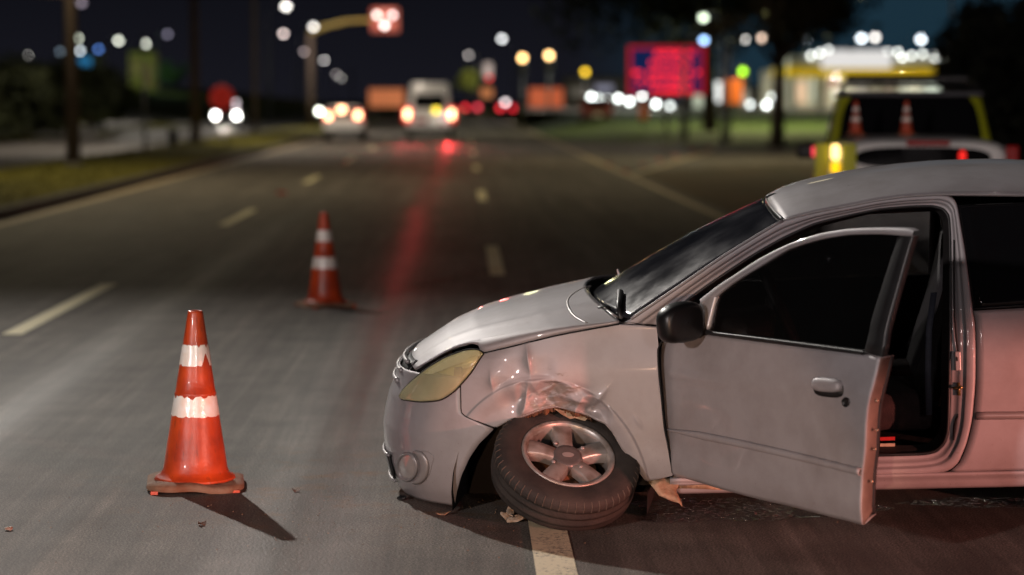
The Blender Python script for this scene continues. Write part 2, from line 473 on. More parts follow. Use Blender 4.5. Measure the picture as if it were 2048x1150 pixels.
# road studs
M_stud = mat('red_reflector', (0.5, 0.06, 0.04), 0.3, emit=(1, 0.1, 0.05), es=0.0, var=0.1)
def stud(p, label):
    bb = MB()
    n = [(-.06, -.05, 0), (.06, -.05, 0), (.06, .05, 0), (-.06, .05, 0), (-.04, -.03, .025), (.04, -.03, .025), (.04, .03, .025), (-.04, .03, .025)]
    bb.add([Vector(v) for v in n], [(0, 1, 5, 4), (1, 2, 6, 5), (2, 3, 7, 6), (3, 0, 4, 7), (4, 5, 6, 7)])
    o = bb.build('road_stud', M_stud); o.location = (p[0], p[1], 0.006); o.scale = (1.6, 1.6, 1.6)
    return tag(o, label, 'road stud', 'red studs on the gore line')
for (px, py, l) in ((1252, 344, 'red road stud nearest the camera on the gore line'), (1285, 331, 'second red road stud along the gore line'),
                    (1318, 322, 'third red road stud along the gore line'), (1350, 313, 'fourth red road stud along the gore line'),
                    (1384, 305, 'fifth red road stud along the gore line'), (1416, 299, 'farthest red road stud on the gore line'),
                    (1218, 331, 'lone red road stud beside the right edge line')):
    stud(gp(px, py), l)
for (px, py, l) in ((563, 388, 'small red road stud between the two left lane dashes'), (271, 369, 'red road stud by the median kerb'),
                    (690, 327, 'small distant stud near the white car')):
    stud(gp(px, py), l)

# terrain: rising ground on both sides
def terrain(name, x0, x1, y0, y1, fn, m, nx=24, ny=24):
    rows = []
    for j in range(ny + 1):
        y = lerp(y0, y1, j / ny)
        rows.append([Vector((lerp(x0, x1, i / nx), y, fn(lerp(x0, x1, i / nx), y))) for i in range(nx + 1)])
    bb = MB(); bb.grid(rows)
    return tag(bb.build(name, m, None, True), kind='structure')
def sm(a, b, x):
    t = max(0.0, min(1.0, (x - a) / (b - a))); return t * t * (3 - 2 * t)
def right_h(x, y):
    return -0.06 + 1.05 * sm(82, 138, y) * sm(3.9, 9, x) + 0.12 * math.sin(x * .3) * math.sin(y * .13) * sm(6, 14, x) * sm(86, 100, y)
terrain('grass_bank', 3.95, 95, 66, 138, right_h, M_grass_lush)
def left_h(x, y):
    return -0.06 + 3.3 * sm(-19, -60, x) * sm(80, 210, y) + 1.2 * sm(150, 330, y) * sm(-18, -30, x)
terrain('hill', -150, -17.8, 20, 420, left_h, M_grass, 50, 60)
# forecourt of the filling station
sheet('forecourt', [(4.6, 138), (110, 138), (110, 330), (4.6, 330)], 1.0, M_concrete)
# footpath climbing the hill at the left
def ribbon(name, pts, w, fn, m):
    pp = resample(pts, 24); rows = []
    for i, p in enumerate(pp):
        q = pp[min(i + 1, 23)]; o = pp[max(i - 1, 0)]
        d = Vector((q[0] - o[0], q[1] - o[1], 0)).normalized(); n = Vector((-d.y, d.x, 0))
        rows.append([Vector((p[0], p[1], 0)) + n * (w * k) for k in (-.5, -.17, .17, .5)])
        for v in rows[-1]: v.z = fn(v.x, v.y) + 0.05
    bb = MB(); bb.grid(rows); return tag(bb.build(name, m, None, True), kind='structure')
ribbon('footpath', [(-18.3, 98), (-21, 115), (-23.2, 135), (-24.5, 160), (-30, 190), (-42, 210)], 3.0, left_h, M_concrete)
ribbon('side_path', [(-18.3, 150), (-24, 176), (-36, 200), (-52, 214)], 3.2, left_h, M_concrete)

# ================================================================== THE WRECKED CAR
def car_pose():
    ps, pi_, ro = map(math.radians, (9, 3, 1.5))
    s = Vector((math.cos(ps) * math.cos(pi_), -math.sin(ps) * math.cos(pi_), math.sin(pi_)))
    l0 = Vector((math.sin(ps), math.cos(ps), 0)); z0 = s.cross(l0)
    l = l0 * math.cos(ro) + z0 * math.sin(ro); z = s.cross(l)
    M = Matrix((s, l, z)).transposed()
    O = at(1935, 962, 8.1) - M @ Vector((2.2, -.80, .2))
    return M, O
CM, CO = car_pose()
CMi = CM.transposed()
LO = CMi @ (C_O - CO)                       # camera in the car's own frame (s back, l across, z up)
def lray(px, py): return CMi @ ray(px, py)
def car_world(p): return CO + CM @ Vector(p)
def car_local(p): return CMi @ (Vector(p) - CO)

NOSE = [(.05, -.10), (.11, -.15), (.18, -.186), (.27, -.206), (.34, -.212), (.42, -.21), (.48, -.196), (.55, -.176), (.60, -.150), (.67, -.122), (.70, -.085), (.737, -.045), (.80, .06), (.87, .20), (.95, .5)]
def inset(z):
    d = 0.0
    if z < .34: d += (.34 - z) ** 2 * .9
    if z > .66: d += .03 * sm(.66, .86, z)
    if z > .86: d += (z - .86) * .31
    return d
NP = 2.6
def wplan(s, z):
    sn = interp(z, NOSE)
    if s <= sn: return 0.0
    k = .82
    if s < .78:
        x = (.78 - s) / (.78 - sn)
        k = .82 * max(0.0, 1 - x ** NP) ** (1 / NP)
    if s > 2.4:
        k -= .10 * sm(2.4, 3.6, s)
    return k
def W(s, z): return max(0.0, wplan(s, z) - inset(z))
def S(px, py, off=0.0):
    """the point of the near side of the body seen at this place of the photograph"""
    d = lray(px, py)
    t0 = (-1.05 - LO.y) / d.y; t1 = (0.1 - LO.y) / d.y
    def g(t):
        p = LO + d * t; return (-W(p.x, p.z) - off) - p.y      # >0 outside
    n = 130; ta = t0
    for i in range(1, n + 1):
        tb = lerp(t0, t1, i / n)
        if g(tb) <= 0:
            for _ in range(24):
                tm = (ta + tb) / 2
                if g(tm) > 0: ta = tm
                else: tb = tm
            return LO + d * ta
        ta = tb
    return LO + d * ((-0.26 - LO.y) / d.y)
def Lp(px, py, l):
    d = lray(px, py); return LO + d * ((l - LO.y) / d.y)
def side_pt(s, z, off=0.0): return Vector((s, -(W(s, z) + off), z))
def mirror(pts): return [Vector((p[0], -p[1], p[2])) for p in pts]

# --- paints
ac = S(1095, 1000)
A_S, A_Z = ac.x, ac.z
def make_car_paint(name, dirt=True):
    m = bpy.data.materials.new(name); m.use_nodes = True
    nt = m.node_tree; N = nt.nodes; L = nt.links; b = N['Principled BSDF']
    tc = N.new('ShaderNodeTexCoord')
    n = N.new('ShaderNodeTexNoise'); n.inputs['Scale'].default_value = 3.5; n.inputs['Detail'].default_value = 8; n.inputs['Roughness'].default_value = .65
    L.new(tc.outputs['Object'], n.inputs['Vector'])
    r = N.new('ShaderNodeValToRGB'); e = r.color_ramp.elements
    e[0].position = .36; e[0].color = (0.31, 0.29, 0.295, 1); e[1].position = .6; e[1].color = (0.38, 0.365, 0.38, 1)
    L.new(n.outputs['Fac'], r.inputs[0])
    sp = N.new('ShaderNodeTexNoise'); sp.inputs['Scale'].default_value = 160; sp.inputs['Detail'].default_value = 2
    L.new(tc.outputs['Object'], sp.inputs['Vector'])
    sr = N.new('ShaderNodeValToRGB'); e = sr.color_ramp.elements
    e[0].position = .69; e[0].color = (0, 0, 0, 1); e[1].position = .74; e[1].color = (1, 1, 1, 1)
    L.new(sp.outputs['Fac'], sr.inputs[0])
    sep = N.new('ShaderNodeSeparateXYZ'); L.new(tc.outputs['Object'], sep.inputs[0])
    low = N.new('ShaderNodeMapRange'); low.inputs['From Min'].default_value = .55; low.inputs['From Max'].default_value = .12
    low.inputs['To Min'].default_value = 0.04; low.inputs['To Max'].default_value = .85
    L.new(sep.outputs['Z'], low.inputs['Value'])
    mu = N.new('ShaderNodeMath'); mu.operation = 'MULTIPLY'; L.new(sr.outputs[0], mu.inputs[0]); L.new(low.outputs[0], mu.inputs[1])
    x = N.new('ShaderNodeMix'); x.data_type = 'RGBA'; L.new(mu.outputs[0], x.inputs['Factor']); L.new(r.outputs[0], x.inputs['A'])
    x.inputs['B'].default_value = (.16, .12, .09, 1)
    L.new(x.outputs['Result'], b.inputs['Base Color'])
    b.inputs['Metallic'].default_value = .30
    rr = N.new('ShaderNodeMapRange'); rr.inputs['To Min'].default_value = .50; rr.inputs['To Max'].default_value = .62
    L.new(n.outputs['Fac'], rr.inputs['Value']); L.new(rr.outputs[0], b.inputs['Roughness'])
    b.inputs['Coat Weight'].default_value = .65; b.inputs['Coat Roughness'].default_value = .035
    # metallic flake, and the scraped bare patch over the wheel
    fk = N.new('ShaderNodeTexVoronoi'); fk.inputs['Scale'].default_value = 420; L.new(tc.outputs['Object'], fk.inputs['Vector'])
    fb = N.new('ShaderNodeBump'); fb.inputs['Strength'].default_value = .10; fb.inputs['Distance'].default_value = .001
    L.new(fk.outputs['Color'], fb.inputs['Height']); L.new(fb.outputs[0], b.inputs['Normal'])
    dv = N.new('ShaderNodeVectorMath'); dv.operation = 'DISTANCE'; dv.inputs[1].default_value = (A_S + .06, -.80, A_Z + .395); L.new(tc.outputs['Object'], dv.inputs[0])
    dm = N.new('ShaderNodeMapRange'); dm.inputs['From Min'].default_value = .05; dm.inputs['From Max'].default_value = .22; dm.inputs['To Min'].default_value = .22; dm.inputs['To Max'].default_value = -.18; L.new(dv.outputs['Value'], dm.inputs['Value'])
    mpn = N.new('ShaderNodeMapping'); mpn.inputs['Scale'].default_value = (14, 14, 46); mpn.inputs['Rotation'].default_value = (0, .35, 0); L.new(tc.outputs['Object'], mpn.inputs['Vector'])
    sn_ = N.new('ShaderNodeTexNoise'); sn_.inputs['Scale'].default_value = 1.0; sn_.inputs['Detail'].default_value = 8; sn_.inputs['Roughness'].default_value = .7; L.new(mpn.outputs[0], sn_.inputs['Vector'])
    ad = N.new('ShaderNodeMath'); ad.operation = 'ADD'; L.new(sn_.outputs['Fac'], ad.inputs[0]); L.new(dm.outputs[0], ad.inputs[1])
    sm_ = N.new('ShaderNodeMapRange'); sm_.inputs['From Min'].default_value = .64; sm_.inputs['From Max'].default_value = .74; L.new(ad.outputs[0], sm_.inputs['Value'])
    x2 = N.new('ShaderNodeMix'); x2.data_type = 'RGBA'; L.new(sm_.outputs[0], x2.inputs['Factor']); L.new(x.outputs['Result'], x2.inputs['A']); x2.inputs['B'].default_value = (.24, .21, .19, 1)
    L.new(x2.outputs['Result'], b.inputs['Base Color'])
    return m
M_silver = make_car_paint('silver_car_paint')
M_silver_trim = mat('silver_trim', (.40, .38, .38), .42, .4, coat=.3, var=.12, scale=8)
M_seam = mat('shut_line_shadow_gap', (.01, .01, .01), .9, var=.2)
M_trimblack = mat('satin_black_trim', (.016, .016, .017), .38, var=.3, scale=20)
M_under = mat('underseal', (.012, .011, .010), .9, var=.4, bump=.3)
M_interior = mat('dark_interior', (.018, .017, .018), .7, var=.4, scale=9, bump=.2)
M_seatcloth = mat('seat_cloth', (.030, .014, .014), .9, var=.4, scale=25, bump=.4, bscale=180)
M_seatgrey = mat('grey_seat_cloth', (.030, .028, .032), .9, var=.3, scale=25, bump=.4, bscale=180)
M_rim = mat('dirty_alloy', (.44, .43, .42), .36, .5, var=.4, scale=16, col2=(.24, .21, .185), detail=9)
M_rust = mat('rusty_steel', (.20, .085, .035), .7, .3, var=.6, scale=22, bump=.5, bscale=60, col2=(.06, .035, .025))
M_torn = mat('torn_plastic_edge', (.42, .33, .22), .6, var=.5, scale=18, bump=.5, bscale=70, col2=(.2, .12, .07))
M_lensplastic = mat('yellowed_lens', (.80, .76, .50), .12, coat=1.0, coat_r=.03, alpha=.16, var=.25, scale=9)
M_reflector = mat('lamp_reflector', (.90, .87, .68), .30, .45, var=.2, scale=12)
M_lampinner = mat('lamp_housing', (.66, .61, .30), .35, .1, var=.2, scale=8)

car = empty('car', (0, 0, 0), 'wrecked silver hatchback with its front wheel collapsed and driver door open', 'car')
car.matrix_world = Matrix.Translation(CO) @ CM.to_4x4()
def part(mb, name, m, smooth=True, solid=0.0, parent=None):
    return mb.build(name, m, parent or car, smooth, solid)

# --- wheel arch crease (in car frame) and dents
a_l = A_S - S(880, 950).x; a_r = S(1296, 930).x - A_S
def arch_q(s, z):
    a = .435 if s < A_S else .415
    return math.hypot((s - A_S) / a, (z - A_Z) / .492)
def flare(s, z):
    q = arch_q(s, z)
    if q >= 1.0: return 0.0
    return .0055 * sm(1.0, .988, q) - .010 * sm(.975, .82, q)
from mathutils import noise as mnoise
DENTS = []
def dent(px, py, rs, rz, depth, ang=0.0, sharp=False):
    p = S(px, py); DENTS.append((p.x, p.z, rs, rz, depth, math.cos(ang), math.sin(ang), sharp))
dent(1057, 722, .022, .055, .019, .10, True); dent(1036, 735, .05, .05, -.008); dent(1082, 742, .05, .05, -.006)
dent(983, 764, .022, .035, .011, .1, True); dent(1004, 775, .035, .05, -.004, .3)
dent(1052, 796, .018, .050, .020, -.20, True); dent(1025, 805, .045, .04, -.012); dent(1095, 790, .05, .045, -.010, .4)
dent(1098, 776, .05, .016, .009, .5, True); dent(1150, 800, .075, .014, .010, -.25, True); dent(1150, 784, .05, .025, -.014)
dent(1196, 800, .018, .06, .010, -.7, True); dent(1180, 822, .07, .02, -.010, -.35); dent(1075, 820, .06, .012, .007, .25, True)
dent(1276, 843, .010, .03, .004, .6, True)
_c0, _c1 = S(1030, 840), S(1225, 765)
def facet(s, z, cs, cz, rot, seed):
    c, n = math.cos(rot), math.sin(rot)
    u, v = (s * c + z * n) / cs, (-s * n + z * c) / cz
    i, j = math.floor(u), math.floor(v); fu, fv = u - i, v - j
    def h(a, b_):
        return (math.sin((a * 127.1 + b_ * 311.7 + seed * 74.7)) * 43758.5453) % 1.0 - .5
    if fu + fv < 1: return h(i, j) + fu * (h(i + 1, j) - h(i, j)) + fv * (h(i, j + 1) - h(i, j))
    return h(i + 1, j + 1) + (1 - fu) * (h(i, j + 1) - h(i + 1, j + 1)) + (1 - fv) * (h(i + 1, j) - h(i + 1, j + 1))
def dents(s, z):
    d = 0.0
    for (a, b_, rs, rz, h, c, sn, sharp) in DENTS:
        u = (s - a) * c + (z - b_) * sn; v = -(s - a) * sn + (z - b_) * c
        if abs(u) > 3.2 * rs or abs(v) > 3.2 * rz: continue
        if sharp:                                        # a folded crease: a ridge with a sharp top
            w_, l_ = (u / rs, v / rz) if rs < rz else (v / rz, u / rs)
            d += h * math.exp(-abs(w_) * 1.5) * math.exp(-l_ * l_ * 1.2)
        else:
            d += h * math.exp(-((u / rs) ** 2 + (v / rz) ** 2) * 1.1)
    # crumpled sheet over the wheel: flat facets meeting in folds
    m = sm(.0, .035, s - _c0.x) * sm(.0, .035, _c1.x - s) * sm(1.0, .965, arch_q(s, z))
    if m > 0:
        d += m * (facet(s, z, .088, .060, 1.0, 5) * .052 + facet(s, z, .040, .028, -.5, 9) * .009 - .007)
    m2 = sm(.0, .05, s - S(975, 760).x) * sm(.0, .05, S(1120, 760).x - s) * sm(.0, .03, z - .60) * sm(1.0, 1.03, arch_q(s, z)) * sm(.0, .04, .76 - z)
    if m2 > 0:
        d += m2 * (facet(s, z, .085, .060, .6, 3) * .009 - .002)
    return d

# --- bumper
seam_px = [(921, 760), (921.8, 801), (924.7, 828), (955, 843), (989, 857), (957, 888.5), (939, 915), (921.8, 953), (913, 985), (908.6, 1014.5)]
seam_sz = [S(*p) for p in seam_px]
def s_edge(z):
    q = sorted([(p.z, p.x) for p in seam_sz])
    return interp(z, q)
Z_B, Z_T = .128, .665
def bumper_rows(nz=46, nt=30):
    rows = []
    for k in range(nz + 1):
        z = lerp(Z_B, Z_T, k / nz)
        sn = interp(z, NOSE); se = s_edge(z)
        A = .78 - sn
        x = min(1.0, (.78 - se) / A)
        te = math.asin(min(1.0, x ** (NP / 2)))
        near = []
        for i in range(nt + 1):
            f_ = i / nt
            t = lerp(te, PI / 2, f_)
            s = .78 - A * math.sin(t) ** (2 / NP)
            w = .82 * max(0.0, math.cos(t)) ** (2 / NP)
            w = max(0.0, w - inset(z) * min(1, w / .3))
            off = .45 * flare(s, z) if i < nt * .8 else 0
            # moulded groove under the lamp and a lower lip
            near.append(Vector((s, -(w + off), z)))
        rows.append(near + mirror(near[:-1])[::-1])
    return rows
bm_ = MB(); bm_.grid(bumper_rows())
bumper = part(bm_, 'front_bumper', M_silver, solid=.006)

# --- front fender (near side)
top_px = [(921, 766), (926, 761), (942, 745.7), (957, 722), (968, 706.5), (1033, 691), (1106, 673), (1165, 661.5), (1238, 648.5), (1280, 650), (1314, 653), (1316.5, 690), (1317.6, 740), (1323, 798), (1329, 857), (1336.7, 895), (1345, 946)]
bot_px = [(921, 801), (924.7, 828), (955, 843), (989, 855), (1018, 839.6), (1048, 831), (1086, 818), (1109, 815), (1150, 822), (1180, 834), (1209, 846), (1224, 862), (1244, 897), (1268, 926.6), (1282, 947), (1294, 962), (1320, 958), (1346, 951)]
def col_y(pts, x): return interp(x, pts)
cols = [lerp(921.5, 1345.5, i / 260) for i in range(261)]
# shut-line side: several top points share nearly the same column, fine because columns are vertical in the picture
rows = []; lip = []
for x in cols:
    p0 = S(x, col_y(top_px, x)); p1 = S(x, col_y(bot_px, x)); r = []
    for k in range(71):
        t = k / 70
        s, z = lerp(p0.x, p1.x, t), lerp(p0.z, p1.z, t)
        r.append(side_pt(s, z, flare(s, z) + dents(s, z) + .0015))
    rows.append(r); lip.append(r[-1])
bm_ = MB(); bm_.grid(rows)
fender = part(bm_, 'front_fender', M_silver, solid=.004)
fl = MB()                                         # plain far-side fender
fl.grid([mirror([side_pt(lerp(a.x, c.x, t / 10), lerp(a.z, c.z, t / 10), flare(lerp(a.x, c.x, t / 10), lerp(a.z, c.z, t / 10))) for t in range(11)]) for a, c in ((rows[i][0], rows[i][-1]) for i in range(0, 261, 10))])
part(fl, 'front_fender', M_silver, solid=.004)
# folded lip of the arch and its torn rusty edge
lp = [p for p in lip if p.x < S(1292, 960).x and p.x > S(990, 850).x]
bm_ = MB(); bm_.grid([[p + Vector((0, 0, .001)) for p in lp], [p + Vector((0, .012, -.006)) for p in lp], [p + Vector((0, .035, -.004)) for p in lp]])
part(bm_, 'arch_lip', M_silver_trim, solid=.002)
rg = random.Random(3)
torn = [p for p in lp if S(1020, 838).x < p.x < S(1182, 836).x]
r0 = [p + Vector((0, .012, .004)) for p in torn]
r1 = [p + Vector((rg.uniform(-.003, .003), .020 + rg.uniform(-.006, .006), -.014 - .010 * abs(mnoise.noise(Vector((i * .11, 2.2, 0)))) * 3 - rg.uniform(0, .004))) for i, p in enumerate(torn)]
bm_ = MB(); bm_.grid([r0, r1])
part(bm_, 'torn_arch_liner', M_rust, False, solid=.004)
tp = [Lp(*p, -.775) for p in ((1108, 817), (1128, 822), (1152, 826), (1176, 836), (1170, 842), (1150, 836), (1140, 838), (1122, 828))]
bm_ = MB(); bm_.prism(tp, (0, .006, 0)); part(bm_, 'torn_liner_scrap', M_torn, False)
# arch liner: dark tub over the wheel
tub = []
for i in range(21):
    t = lerp(-.35, PI + .1, i / 20)
    c = Vector((A_S + .395 * math.cos(t) * 1.0, 0, A_Z + .44 * math.sin(t)))
    tub.append([Vector((c.x, l, c.z)) for l in (-.74, -.5, -.3)])
bm_ = MB(); bm_.grid(tub); bm_.box((A_S, -.30, .42), (.86, .02, .66)); part(bm_, 'wheel_tub', M_under)
bm_ = MB()
bm_.tube([(.42, -.62, .36), (.43, -.60, .10)], .022, 8); bm_.tube([(.47, -.55, .40), (.50, -.55, .12)], .03, 8)
bm_.box((.45, -.52, .26), (.05, .10, .30)); part(bm_, 'suspension_leg', M_rust, False)
bm_ = MB(); bm_.box((.39, -.60, .27), (.018, .09, .25), bev=.004); part(bm_, 'inner_panel', M_torn, False)

# --- headlight (near) and its mirror
hl_top = [(798.6, 792), (804, 782), (810, 775), (828, 757.5), (857, 734), (892, 713.5), (930, 699.8), (950, 698.2), (960, 700.5), (967.3, 707)]
hl_bot = [(798.6, 793), (802, 797.5), (807, 800), (842, 804), (881, 800), (907, 784), (922, 769), (942, 745.7), (957, 722), (967.3, 708)]
def hl_patch(off, dome=0.0, shrink=0.0, nx=40, ny=14):
    rows = []
    for i in range(nx + 1):
        x = lerp(799.0 + shrink, 967 - shrink, (1 - math.cos(PI * i / nx)) / 2)
        t = col_y(hl_top, x) + shrink * .6; b_ = max(t + .5, col_y(hl_bot, x) - shrink * .6)
        r = []
        for k in range(ny + 1):
            v = k / ny; y = lerp(t, b_, v)
            p = S(x, y)
            e = min(1.0, 4 * v * (1 - v)) ** .5 * min(1.0, 6 * (i / nx) * (1 - i / nx) + .0)
            r.append(Vector((p.x, p.y, p.z)) + Vector((-.55, -.80, .10)) * (off + dome * min(1, e)))
        rows.append(r)
    return rows
R_hl = hl_patch(.004, .012)
def make_lens(name, tint, haze_):
    m = bpy.data.materials.new(name); m.use_nodes = True
    nt = m.node_tree; N = nt.nodes; L = nt.links; N.remove(N['Principled BSDF']); out = N['Material Output']
    tr = N.new('ShaderNodeBsdfTransparent'); tr.inputs[0].default_value = (*tint, 1)
    df = N.new('ShaderNodeBsdfDiffuse'); df.inputs[0].default_value = (.86, .82, .56, 1)
    gl_ = N.new('ShaderNodeBsdfGlossy'); gl_.inputs['Roughness'].default_value = .05
    nz = N.new('ShaderNodeTexNoise'); nz.inputs['Scale'].default_value = 6; nz.inputs['Detail'].default_value = 4
    tc = N.new('ShaderNodeTexCoord'); L.new(tc.outputs['Object'], nz.inputs['Vector'])
    mr = N.new('ShaderNodeMapRange'); mr.inputs['From Min'].default_value = .35; mr.inputs['From Max'].default_value = .7; mr.inputs['To Min'].default_value = haze_ * .8; mr.inputs['To Max'].default_value = haze_ * 1.2
    L.new(nz.outputs['Fac'], mr.inputs['Value'])
    m1 = N.new('ShaderNodeMixShader'); L.new(mr.outputs[0], m1.inputs[0]); L.new(tr.outputs[0], m1.inputs[1]); L.new(df.outputs[0], m1.inputs[2])
    fr = N.new('ShaderNodeLayerWeight'); fr.inputs[0].default_value = .5
    pw = N.new('ShaderNodeMath'); pw.operation = 'POWER'; pw.inputs[1].default_value = 4.0; L.new(fr.outputs['Facing'], pw.inputs[0])
    pm_ = N.new('ShaderNodeMath'); pm_.operation = 'MULTIPLY_ADD'; pm_.inputs[1].default_value = .5; pm_.inputs[2].default_value = .035; L.new(pw.outputs[0], pm_.inputs[0])
    m2 = N.new('ShaderNodeMixShader'); L.new(pm_.outputs[0], m2.inputs[0]); L.new(m1.outputs[0], m2.inputs[1]); L.new(gl_.outputs[0], m2.inputs[2])
    L.new(m2.outputs[0], out.inputs[0]); return m
M_lens2 = make_lens('yellowed_clear_lens', (.98, .96, .82), .24)
M_bulb = mat('bulb_glass', (.8, .75, .6), .1, .3, var=.1)
INW = Vector((.55, .80, -.10))
for mir in (0, 1):
    f_ = (lambda r: [mirror(x) for x in r]) if mir else (lambda r: r)
    hp = hl_patch(0.0, 0.0, 1.5)
    nx_, ny_ = len(hp) - 1, len(hp[0]) - 1
    deep = []
    for i, r in enumerate(hp):
        deep.append([p + INW * (.004 + .055 * min(1, 5 * (i / nx_) * (1 - i / nx_)) * min(1, 3.2 * (k / ny_) * (1 - k / ny_))) for k, p in enumerate(r)])
    bm_ = MB(); bm_.grid(f_(deep)); house = part(bm_, 'headlight', M_lampinner)
    bm_ = MB(); bm_.grid(f_(R_hl)); part(bm_, 'lens', M_lens2, solid=.002, parent=house)
    bowl = []
    for i in range(10):
        q = i / 9
        bowl.append([S(866 + 37 * q * math.cos(t) + 7 * q * math.sin(t), 772 + 24 * q * math.sin(t) - 9 * q * math.cos(t)) + INW * (.050 - .038 * q * q) for t in [2 * PI * k / 24 for k in range(24)]])
    bm_ = MB(); bm_.grid(f_(bowl), True); part(bm_, 'reflector', M_reflector, parent=house)
    bm_ = MB(); pb = S(868, 771) + INW * .030; bm_.ball(mirror([pb])[0] if mir else pb, .011); part(bm_, 'bulb', M_bulb, parent=house)
    bowl = []
    for i in range(6):
        q = i / 5
        bowl.append([S(936 + 16 * q * math.cos(t) - 4 * q * math.sin(t), 724 + 11 * q * math.sin(t) - 7 * q * math.cos(t)) + INW * (.034 - .024 * q * q) for t in [2 * PI * k / 20 for k in range(20)]])
    bm_ = MB(); bm_.grid(f_(bowl), True); part(bm_, 'indicator_reflector', M_reflector, parent=house)
    rows = [[S(x + (760 - y) * .10, y) + INW * (.012 + .006 * (q_ % 2)) for q_, x in enumerate((902, 905, 909, 913, 916))] for y in (734, 740, 746, 752, 758, 764, 770, 776, 781)]
    bm_ = MB(); bm_.grid(f_(rows)); part(bm_, 'divider', M_torn, solid=.004, parent=house)
    up = [[S(x, interp(x, hl_top) + 2 + v * w_) + INW * (.010 + .010 * (v / 16)) for v in (0, 5, 11, 17)] for x, w_ in ((846, .5), (862, .8), (880, 1), (900, 1.1), (920, 1.1), (940, .9), (954, .6))]
    bm_ = MB(); bm_.grid(f_(up)); part(bm_, 'upper_reflection', mat('painted_reflection', (.92, .91, .85), .35, .2, var=.1) if mir == 0 else bpy.data.materials['painted_reflection'], parent=house)  # white strip painting the reflection across the lamp's upper third
# black rim gap all round the lamp
def seam(px_list, r=.0028, off=.002, n=None, name='shut_line', m=None):
    pts = [S(x, y, off) for x, y in resample(px_list, n or 3 * len(px_list))]
    bm_ = MB(); bm_.tube(pts, r, 6); return part(bm_, name, m or M_seam)
seam(hl_top, .0032, .004, name='lamp_seal'); seam(hl_bot, .0026, .006, name='lamp_seal')
seam([(921, 770), (921.8, 801), (924.7, 828), (955, 843), (989, 857)], .0024)
seam([(968.7, 706), (1033, 691), (1106, 673), (1165, 661.5), (1238, 648.5)], .0034, .0)
seam([(1240, 646), (1262, 645), (1290, 651), (1316, 655)], .0018, .0)
seam([(1337, 668), (1325, 682), (1316, 698), (1317.6, 740), (1323, 798), (1329, 857), (1336.7, 895), (1345, 946)], .004, -.001)

# --- hood
hood_px = [(829, 739), (857, 724), (887, 706.6), (916, 693), (940, 687.3), (956, 690.5), (968, 703.5), (1033, 689), (1106, 671), (1165, 659.5), (1238, 646)]
hood_e = [S(x, y) for x, y in resample(hood_px, 60)]
HOODC = [(-.12, .655), (-.06, .715), (0, .752), (.09, .806), (.205, .852), (.32, .880), (.47, .912), (.593, .935), (.69, .952)]
sA0, sA1 = hood_e[0].x, hood_e[-1].x
base_px = [(829, 739), (857, 722), (887, 704.5), (916, 692), (946, 684), (985, 677), (1033, 669), (1106, 657), (1165, 649.5), (1238, 642)]
hx_ = [p[0] for p in resample(hood_px, 60)]
hood_b = [S(max(x, 829 + .1), interp(x, base_px)) for x in hx_]
rows = []
for e, e0 in zip(hood_b, hood_e):
    f_ = max(0.0, min(1.0, (e.x - sA0) / (sA1 - sA0)))
    sc = lerp(-.085, .685, f_); zc = interp(sc, HOODC)
    wl_ = -e.y
    r = []
    for k in range(-24, 25):
        v = k / 24; av = abs(v)
        s = sc + (e.x - sc) * av ** 2.0
        z = zc + (e.z - zc) * av ** 2.3
        # feature crease of the bonnet
        cr_ = .004 * math.exp(-((av - .80 + .10 * f_) / .035) ** 2)
        r.append(Vector((s, wl_ * v * .985, z + cr_)))
    m_ = lerp(r[0], e0, .55) + Vector((0, -.004, .006))
    r = [e0.copy(), m_] + r + [Vector((m_.x, -m_.y, m_.z)), Vector((e0.x, -e0.y, e0.z))]
    rows.append(r)
bm_ = MB(); bm_.grid(rows)
hood = part(bm_, 'hood', M_silver, solid=.008)
HOODR = [r[2:-2] for r in rows]
# curved pressing in front of the cowl
pp = [(1195, 567), (1166, 576), (1143, 590), (1135, 603), (1140, 620), (1152, 634), (1174, 646)]
from mathutils.bvhtree import BVHTree
hb_ = MB(); hb_.grid(HOODR)
HB = BVHTree.FromPolygons([tuple(v) for v in hb_.v], hb_.f)
def hood_pt(px, py):
    p, n_, i_, d_ = HB.ray_cast(LO, lray(px, py)); return p
bm_ = MB(); bm_.tube([q_ + Vector((0, 0, -.0035)) for q_ in (hood_pt(*q) for q in resample(pp, 40)) if q_ is not None], .0065, 8); part(bm_, 'hood_pressing', M_silver_trim)

# --- grille and nose trim between the lamps
rows = []
for z in (.60, .63, .66, .70):
    sn = interp(z, NOSE) + .012
    rows.append([Vector((sn + .10 * abs(l / .5) ** 2.3, l, z)) for l in [lerp(-.46, .46, k / 20) for k in range(21)]])
bm_ = MB(); bm_.grid(rows); part(bm_, 'grille', M_trimblack, solid=.01)
for z, r_ in ((.612, .011), (.655, .009), (.69, .010)):
    sn = interp(z, NOSE) - .006
    bm_ = MB(); bm_.tube([Vector((sn + .10 * abs(l / .5) ** 2.3, l, z)) for l in [lerp(-.42, .42, k / 20) for k in range(21)]], r_, 8)
    part(bm_, 'grille_bar', M_silver_trim)
